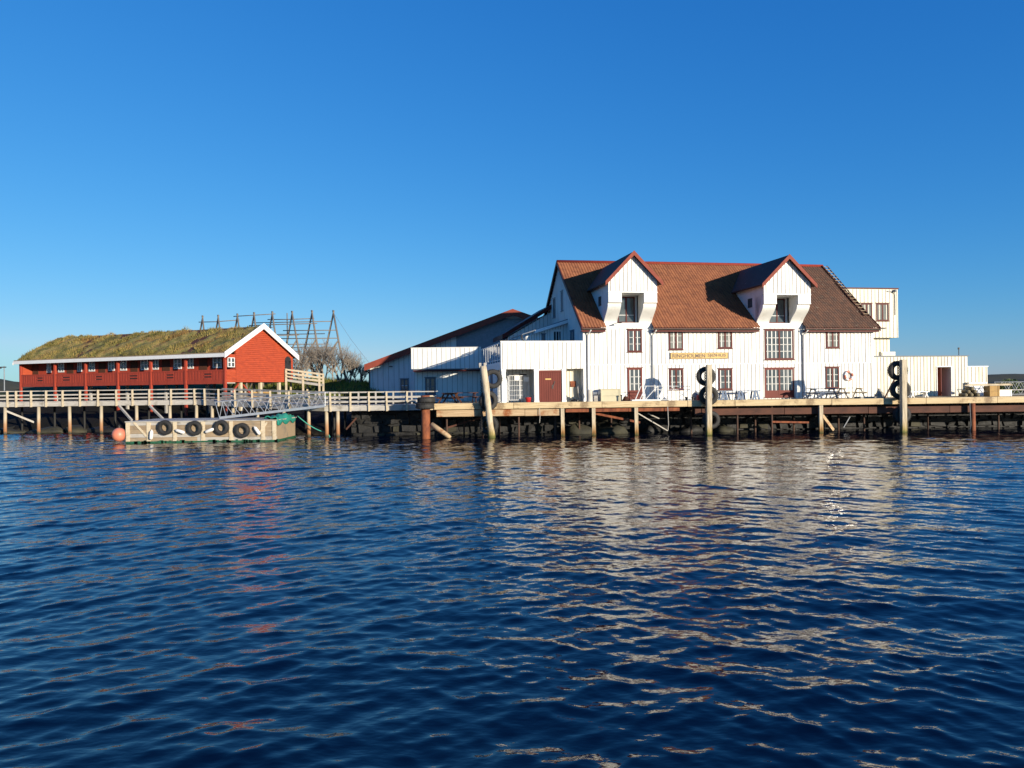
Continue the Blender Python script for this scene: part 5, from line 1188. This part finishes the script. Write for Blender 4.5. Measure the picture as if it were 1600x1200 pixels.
# stack of ochre boards stored under the lodge
p = on(QG, 405, 610, 0.8); bs = thing('board_stack', 'stack of ochre boards stored under the lodge gable', 'boards', QG @ Matrix.Translation((p.x, 0.8, 2.2)))
mb = MB(QG)
for k in range(5): mb.box(p.x-1.6+0.1*k, p.x+1.5-0.07*k, 0.6, 1.5, 2.3+k*0.16, 2.42+k*0.16)
build(mb, 'planks', TARPY, bs); mb = MB(QG)
for x in (-1.2, 1.1): mb.box(p.x+x-0.07, p.x+x+0.07, 0.5, 1.6, 1.8, 2.298)
build(mb, 'bearer', GREYWOOD, bs)
# ramp
rA, rB = at(447, 594, 67.3), at(500, 601.5, 67.3); rmp = thing('ramp', 'grey wooden ramp with railing at the back corner of the red lodge', 'ramp', frame((rA.x, 67.3, ground(rA.x, 67.3))))
mb = MB(); mb.beam(rA+Vector((0,0.7,0)), rB+Vector((0,0.7,0)), 1.4, 0.2); build(mb, 'deck', GREYWOOD, rmp)
for yo in (0.0, 1.4):
    mb = MB()
    for h in (0.35, 0.65, 0.98): mb.beam(rA+Vector((0,yo-0.06,h)), rB+Vector((0,yo-0.06,h)), 0.05, 0.14)
    build(mb, 'railing', PALEWOOD, rmp)
    for t in (0.0, 0.5, 0.98):
        p = rA.lerp(rB, t)+Vector((0,yo,0)); mb = MB(); mb.box(p.x-0.08, p.x+0.08, p.y-0.04, p.y+0.1, ground(p.x, p.y)-0.3, p.z+1.05); build(mb, 'post', PALEWOOD, rmp)

# ------------------------------------------------------------------ fish drying rack
fr_list = [(521,489),(487.5,489),(456.5,490),(425.5,490.5),(397,492),(371,494),(341,496),(316.5,497)]
rk = thing('drying_rack', 'tall skeletal fish drying rack of grey poles behind the red lodge', 'drying rack', frame((at(521,600,76).x, 76, 3.5)))
apx = []
for i, (px, py) in enumerate(fr_list):
    Y = 76+i*0.7; p = at(px, py, Y); apx.append(p); mb = MB(); rnd = random.Random(i)
    fl = p+Vector((1.7+rnd.uniform(-.1,.1), -2.0, 0)); fl.z = ground(fl.x, fl.y)-0.3; fr2_ = p+Vector((-2.3+rnd.uniform(-.1,.1), 2.0, 0)); fr2_.z = ground(fr2_.x, fr2_.y)-0.3
    mb.tube([fl, p+(p-fl).normalized()*0.3], [0.12,0.08], 8); mb.tube([fr2_, p+(p-fr2_).normalized()*0.25], [0.12,0.08], 8)
    if i < 5: # cross props
        q = fl.lerp(p, 0.62); e = Vector((p.x-2.6, p.y-0.6, 0)); e.z = ground(e.x, e.y)-0.2; mb.tube([q, e], [0.08,0.1], 8)
        q = fr2_.lerp(p, 0.55); e = Vector((p.x+0.9, p.y-0.9, 0)); e.z = ground(e.x, e.y)-0.2; mb.tube([q, e], [0.07,0.09], 8)
    build(mb, 'trestle', POLE, rk, True)
mb = MB()
def along(t, f, side):
    k = min(int(t), len(apx)-2); p = apx[k].lerp(apx[k+1], t-k); s = 1 if side else -1
    return p+Vector(((1.7 if side else -2.1)*f, -s*2.0*f, -f*7.0))
for (f_, side, t0, t1) in ((0.0,0,3,5.2),(0.06,0,5,7.2),(0.08,0,1,3.2),(0.26,1,0,2.6),(0.30,0,0.2,4),(0.38,1,0,3.2),(0.52,1,0.3,3),(0.16,1,1,4.4),(0.2,0,3,7),(0.62,0,0,3.4),(0.75,1,0.1,3.6),(0.8,0,0,3),(0.45,0,0,5),(0.33,1,2,6),(0.12,0,0,4),(0.58,1,2,5)):
    mb.tube([along(t0-0.15 if t0 > 0.2 else t0, f_, side), along((t0+t1)/2, f_+0.004, side), along(t1, f_, side)], 0.045, 6)
build(mb, 'crossbar', POLE, rk, True)
mb = MB(); p = apx[0]; e = at(579, 570, 71); mb.tube([p, p.lerp(e, 0.5)-Vector((0,0,0.2)), e], 0.014, 5); build(mb, 'stay_wire', GREYSTEEL, rk)
mb = MB(); p = at(448.5, 489, 78); mb.tube([p, Vector((p.x, 78, 3.0))], [0.05,0.09], 8); build(mb, 'upright_pole', POLE, rk)

# ------------------------------------------------------------------ bare shrubs
def bare_tree(px, Y, h, spread, seed, label):
    rnd = random.Random(seed); x = at(px, 600, Y).x; z = ground(x, Y)-0.2; M = frame((x, Y, z)); o = thing('bare_tree', label, 'tree', M, 'bare trees by the drying rack')
    tr, tw_ = MB(M), MB(M)
    def grow(p, d, l, r_, lev):
        q = p+d*l; m_ = p+d*l*0.5+Vector((rnd.uniform(-1,1), rnd.uniform(-1,1), rnd.uniform(-.4,.4)))*l*0.07
        (tr if lev < 2 else tw_).tube([p, m_, q], [r_, r_*0.85, r_*0.7], 6 if lev < 2 else 4, 0, False)
        if lev >= 5: return
        for k in range(rnd.choice((2,3,3)) if lev else 6):
            a = Vector((rnd.uniform(-1,1), rnd.uniform(-1,1), rnd.uniform(-0.25,0.9)))*spread; dd = (d*0.9+a*0.75).normalized()
            grow(p.lerp(q, rnd.uniform(0.45,1.0)), dd, l*rnd.uniform(0.6,0.85), r_*0.6, lev+1)
    for s in range(3):
        grow(Vector((rnd.uniform(-.3,.3), rnd.uniform(-.3,.3), 0)), Vector((rnd.uniform(-.35,.35), rnd.uniform(-.35,.35), 1)).normalized(), h*0.30, 0.075, 0)
    build(tr, 'trunk', BARK, o); build(tw_, 'crown', BARK, o)
for a in ((468, 73, 5.0, 1.0, 1, 'bare grey tree close behind the lodge gable'), (490, 74.5, 5.6, 0.95, 2, 'tallest bare tree in the middle under the drying rack'), (508, 74, 5.6, 0.95, 3, 'wide bare tree just left of the end trestle of the rack'), (526, 73.5, 5.0, 1.0, 4, 'twiggy bare tree at the foot of the end trestle'), (542, 74, 4.3, 1.0, 5, 'low bare tree right of the end trestle'), (561, 74, 3.4, 1.0, 6, 'small brown bare bush next to the gabled building')): bare_tree(*a)
# grass on the bank
n = 26000; gx = rng.uniform(-31, -12, n); gy = rng.uniform(63, 84, n); gzv = np.array([ground(a, b) for a, b in zip(gx, gy)]); kk = gzv > 2.15+0.5*rng.random(n); gx, gy, gzv = gx[kk], gy[kk], gzv[kk]
V, f = blades(len(gx), gx, gy, gzv-0.03, 0.12, 0.55, 0.012, 0.035, lambda v: v); o = raw('grass', V, f, LAWN); o['kind'] = 'stuff'; o['label'] = 'green grass on the bank below the drying rack'; o['category'] = 'grass'
# small leafy bush at the far right
def bush(px, py, Y, r_, label, seed):
    p = at(px, py, Y); rg = np.random.default_rng(seed); n = 1600; M = frame((p.x, Y, DZ-0.3)); o = thing('green_bush', label, 'bush', M)
    d = rg.normal(0, 1, (n,3)); d /= np.linalg.norm(d, axis=1)[:,None]; rr = r_*rg.uniform(0.35, 1, n)**0.6; c = d*rr[:,None]*np.array([1.2,1,0.75]); c[:,2] += p.z
    c[:,0] += p.x; c[:,1] += Y; a = rg.normal(0, 0.07, (n,3)); b = rg.normal(0, 0.07, (n,3)); V = np.concatenate([c-a, c+a, c+b]); f = np.stack([np.arange(n), np.arange(n)+n, np.arange(n)+2*n], -1); raw('foliage', V, f, LEAFG, None, o)
    mb = MB()
    for k in range(7): t = k*0.9; mb.tube([(p.x, Y, DZ-0.3), (p.x+0.3*r_*math.cos(t), Y+0.3*r_*math.sin(t), p.z-r_*0.2), (p.x+0.7*r_*math.cos(t), Y+0.7*r_*math.sin(t), p.z+r_*0.3)], [0.03,0.02,0.008], 5)
    build(mb, 'stems', BARK, o)
bush(1577, 605, 62, 0.9, 'small green bush behind the planks at the right edge', 3)
# lamp mast at the far left
p = at(6.5, 574, 105); lm = thing('lamp_mast', 'thin mast with a crossarm on the dark hill at the left edge', 'mast', frame((p.x, 105, 2.5)))
mb = MB(); mb.tube([(p.x, 105, 1.5), (p.x, 105, p.z+0.2)], [0.09,0.06], 8); build(mb, 'pole', GREYSTEEL, lm)
mb = MB(); mb.box(p.x-0.9, p.x+0.25, 104.9, 105.1, p.z-0.05, p.z+0.1); mb.box(p.x-0.95, p.x-0.5, 104.8, 105.2, p.z-0.18, p.z-0.05); build(mb, 'crossarm', BLACK, lm)
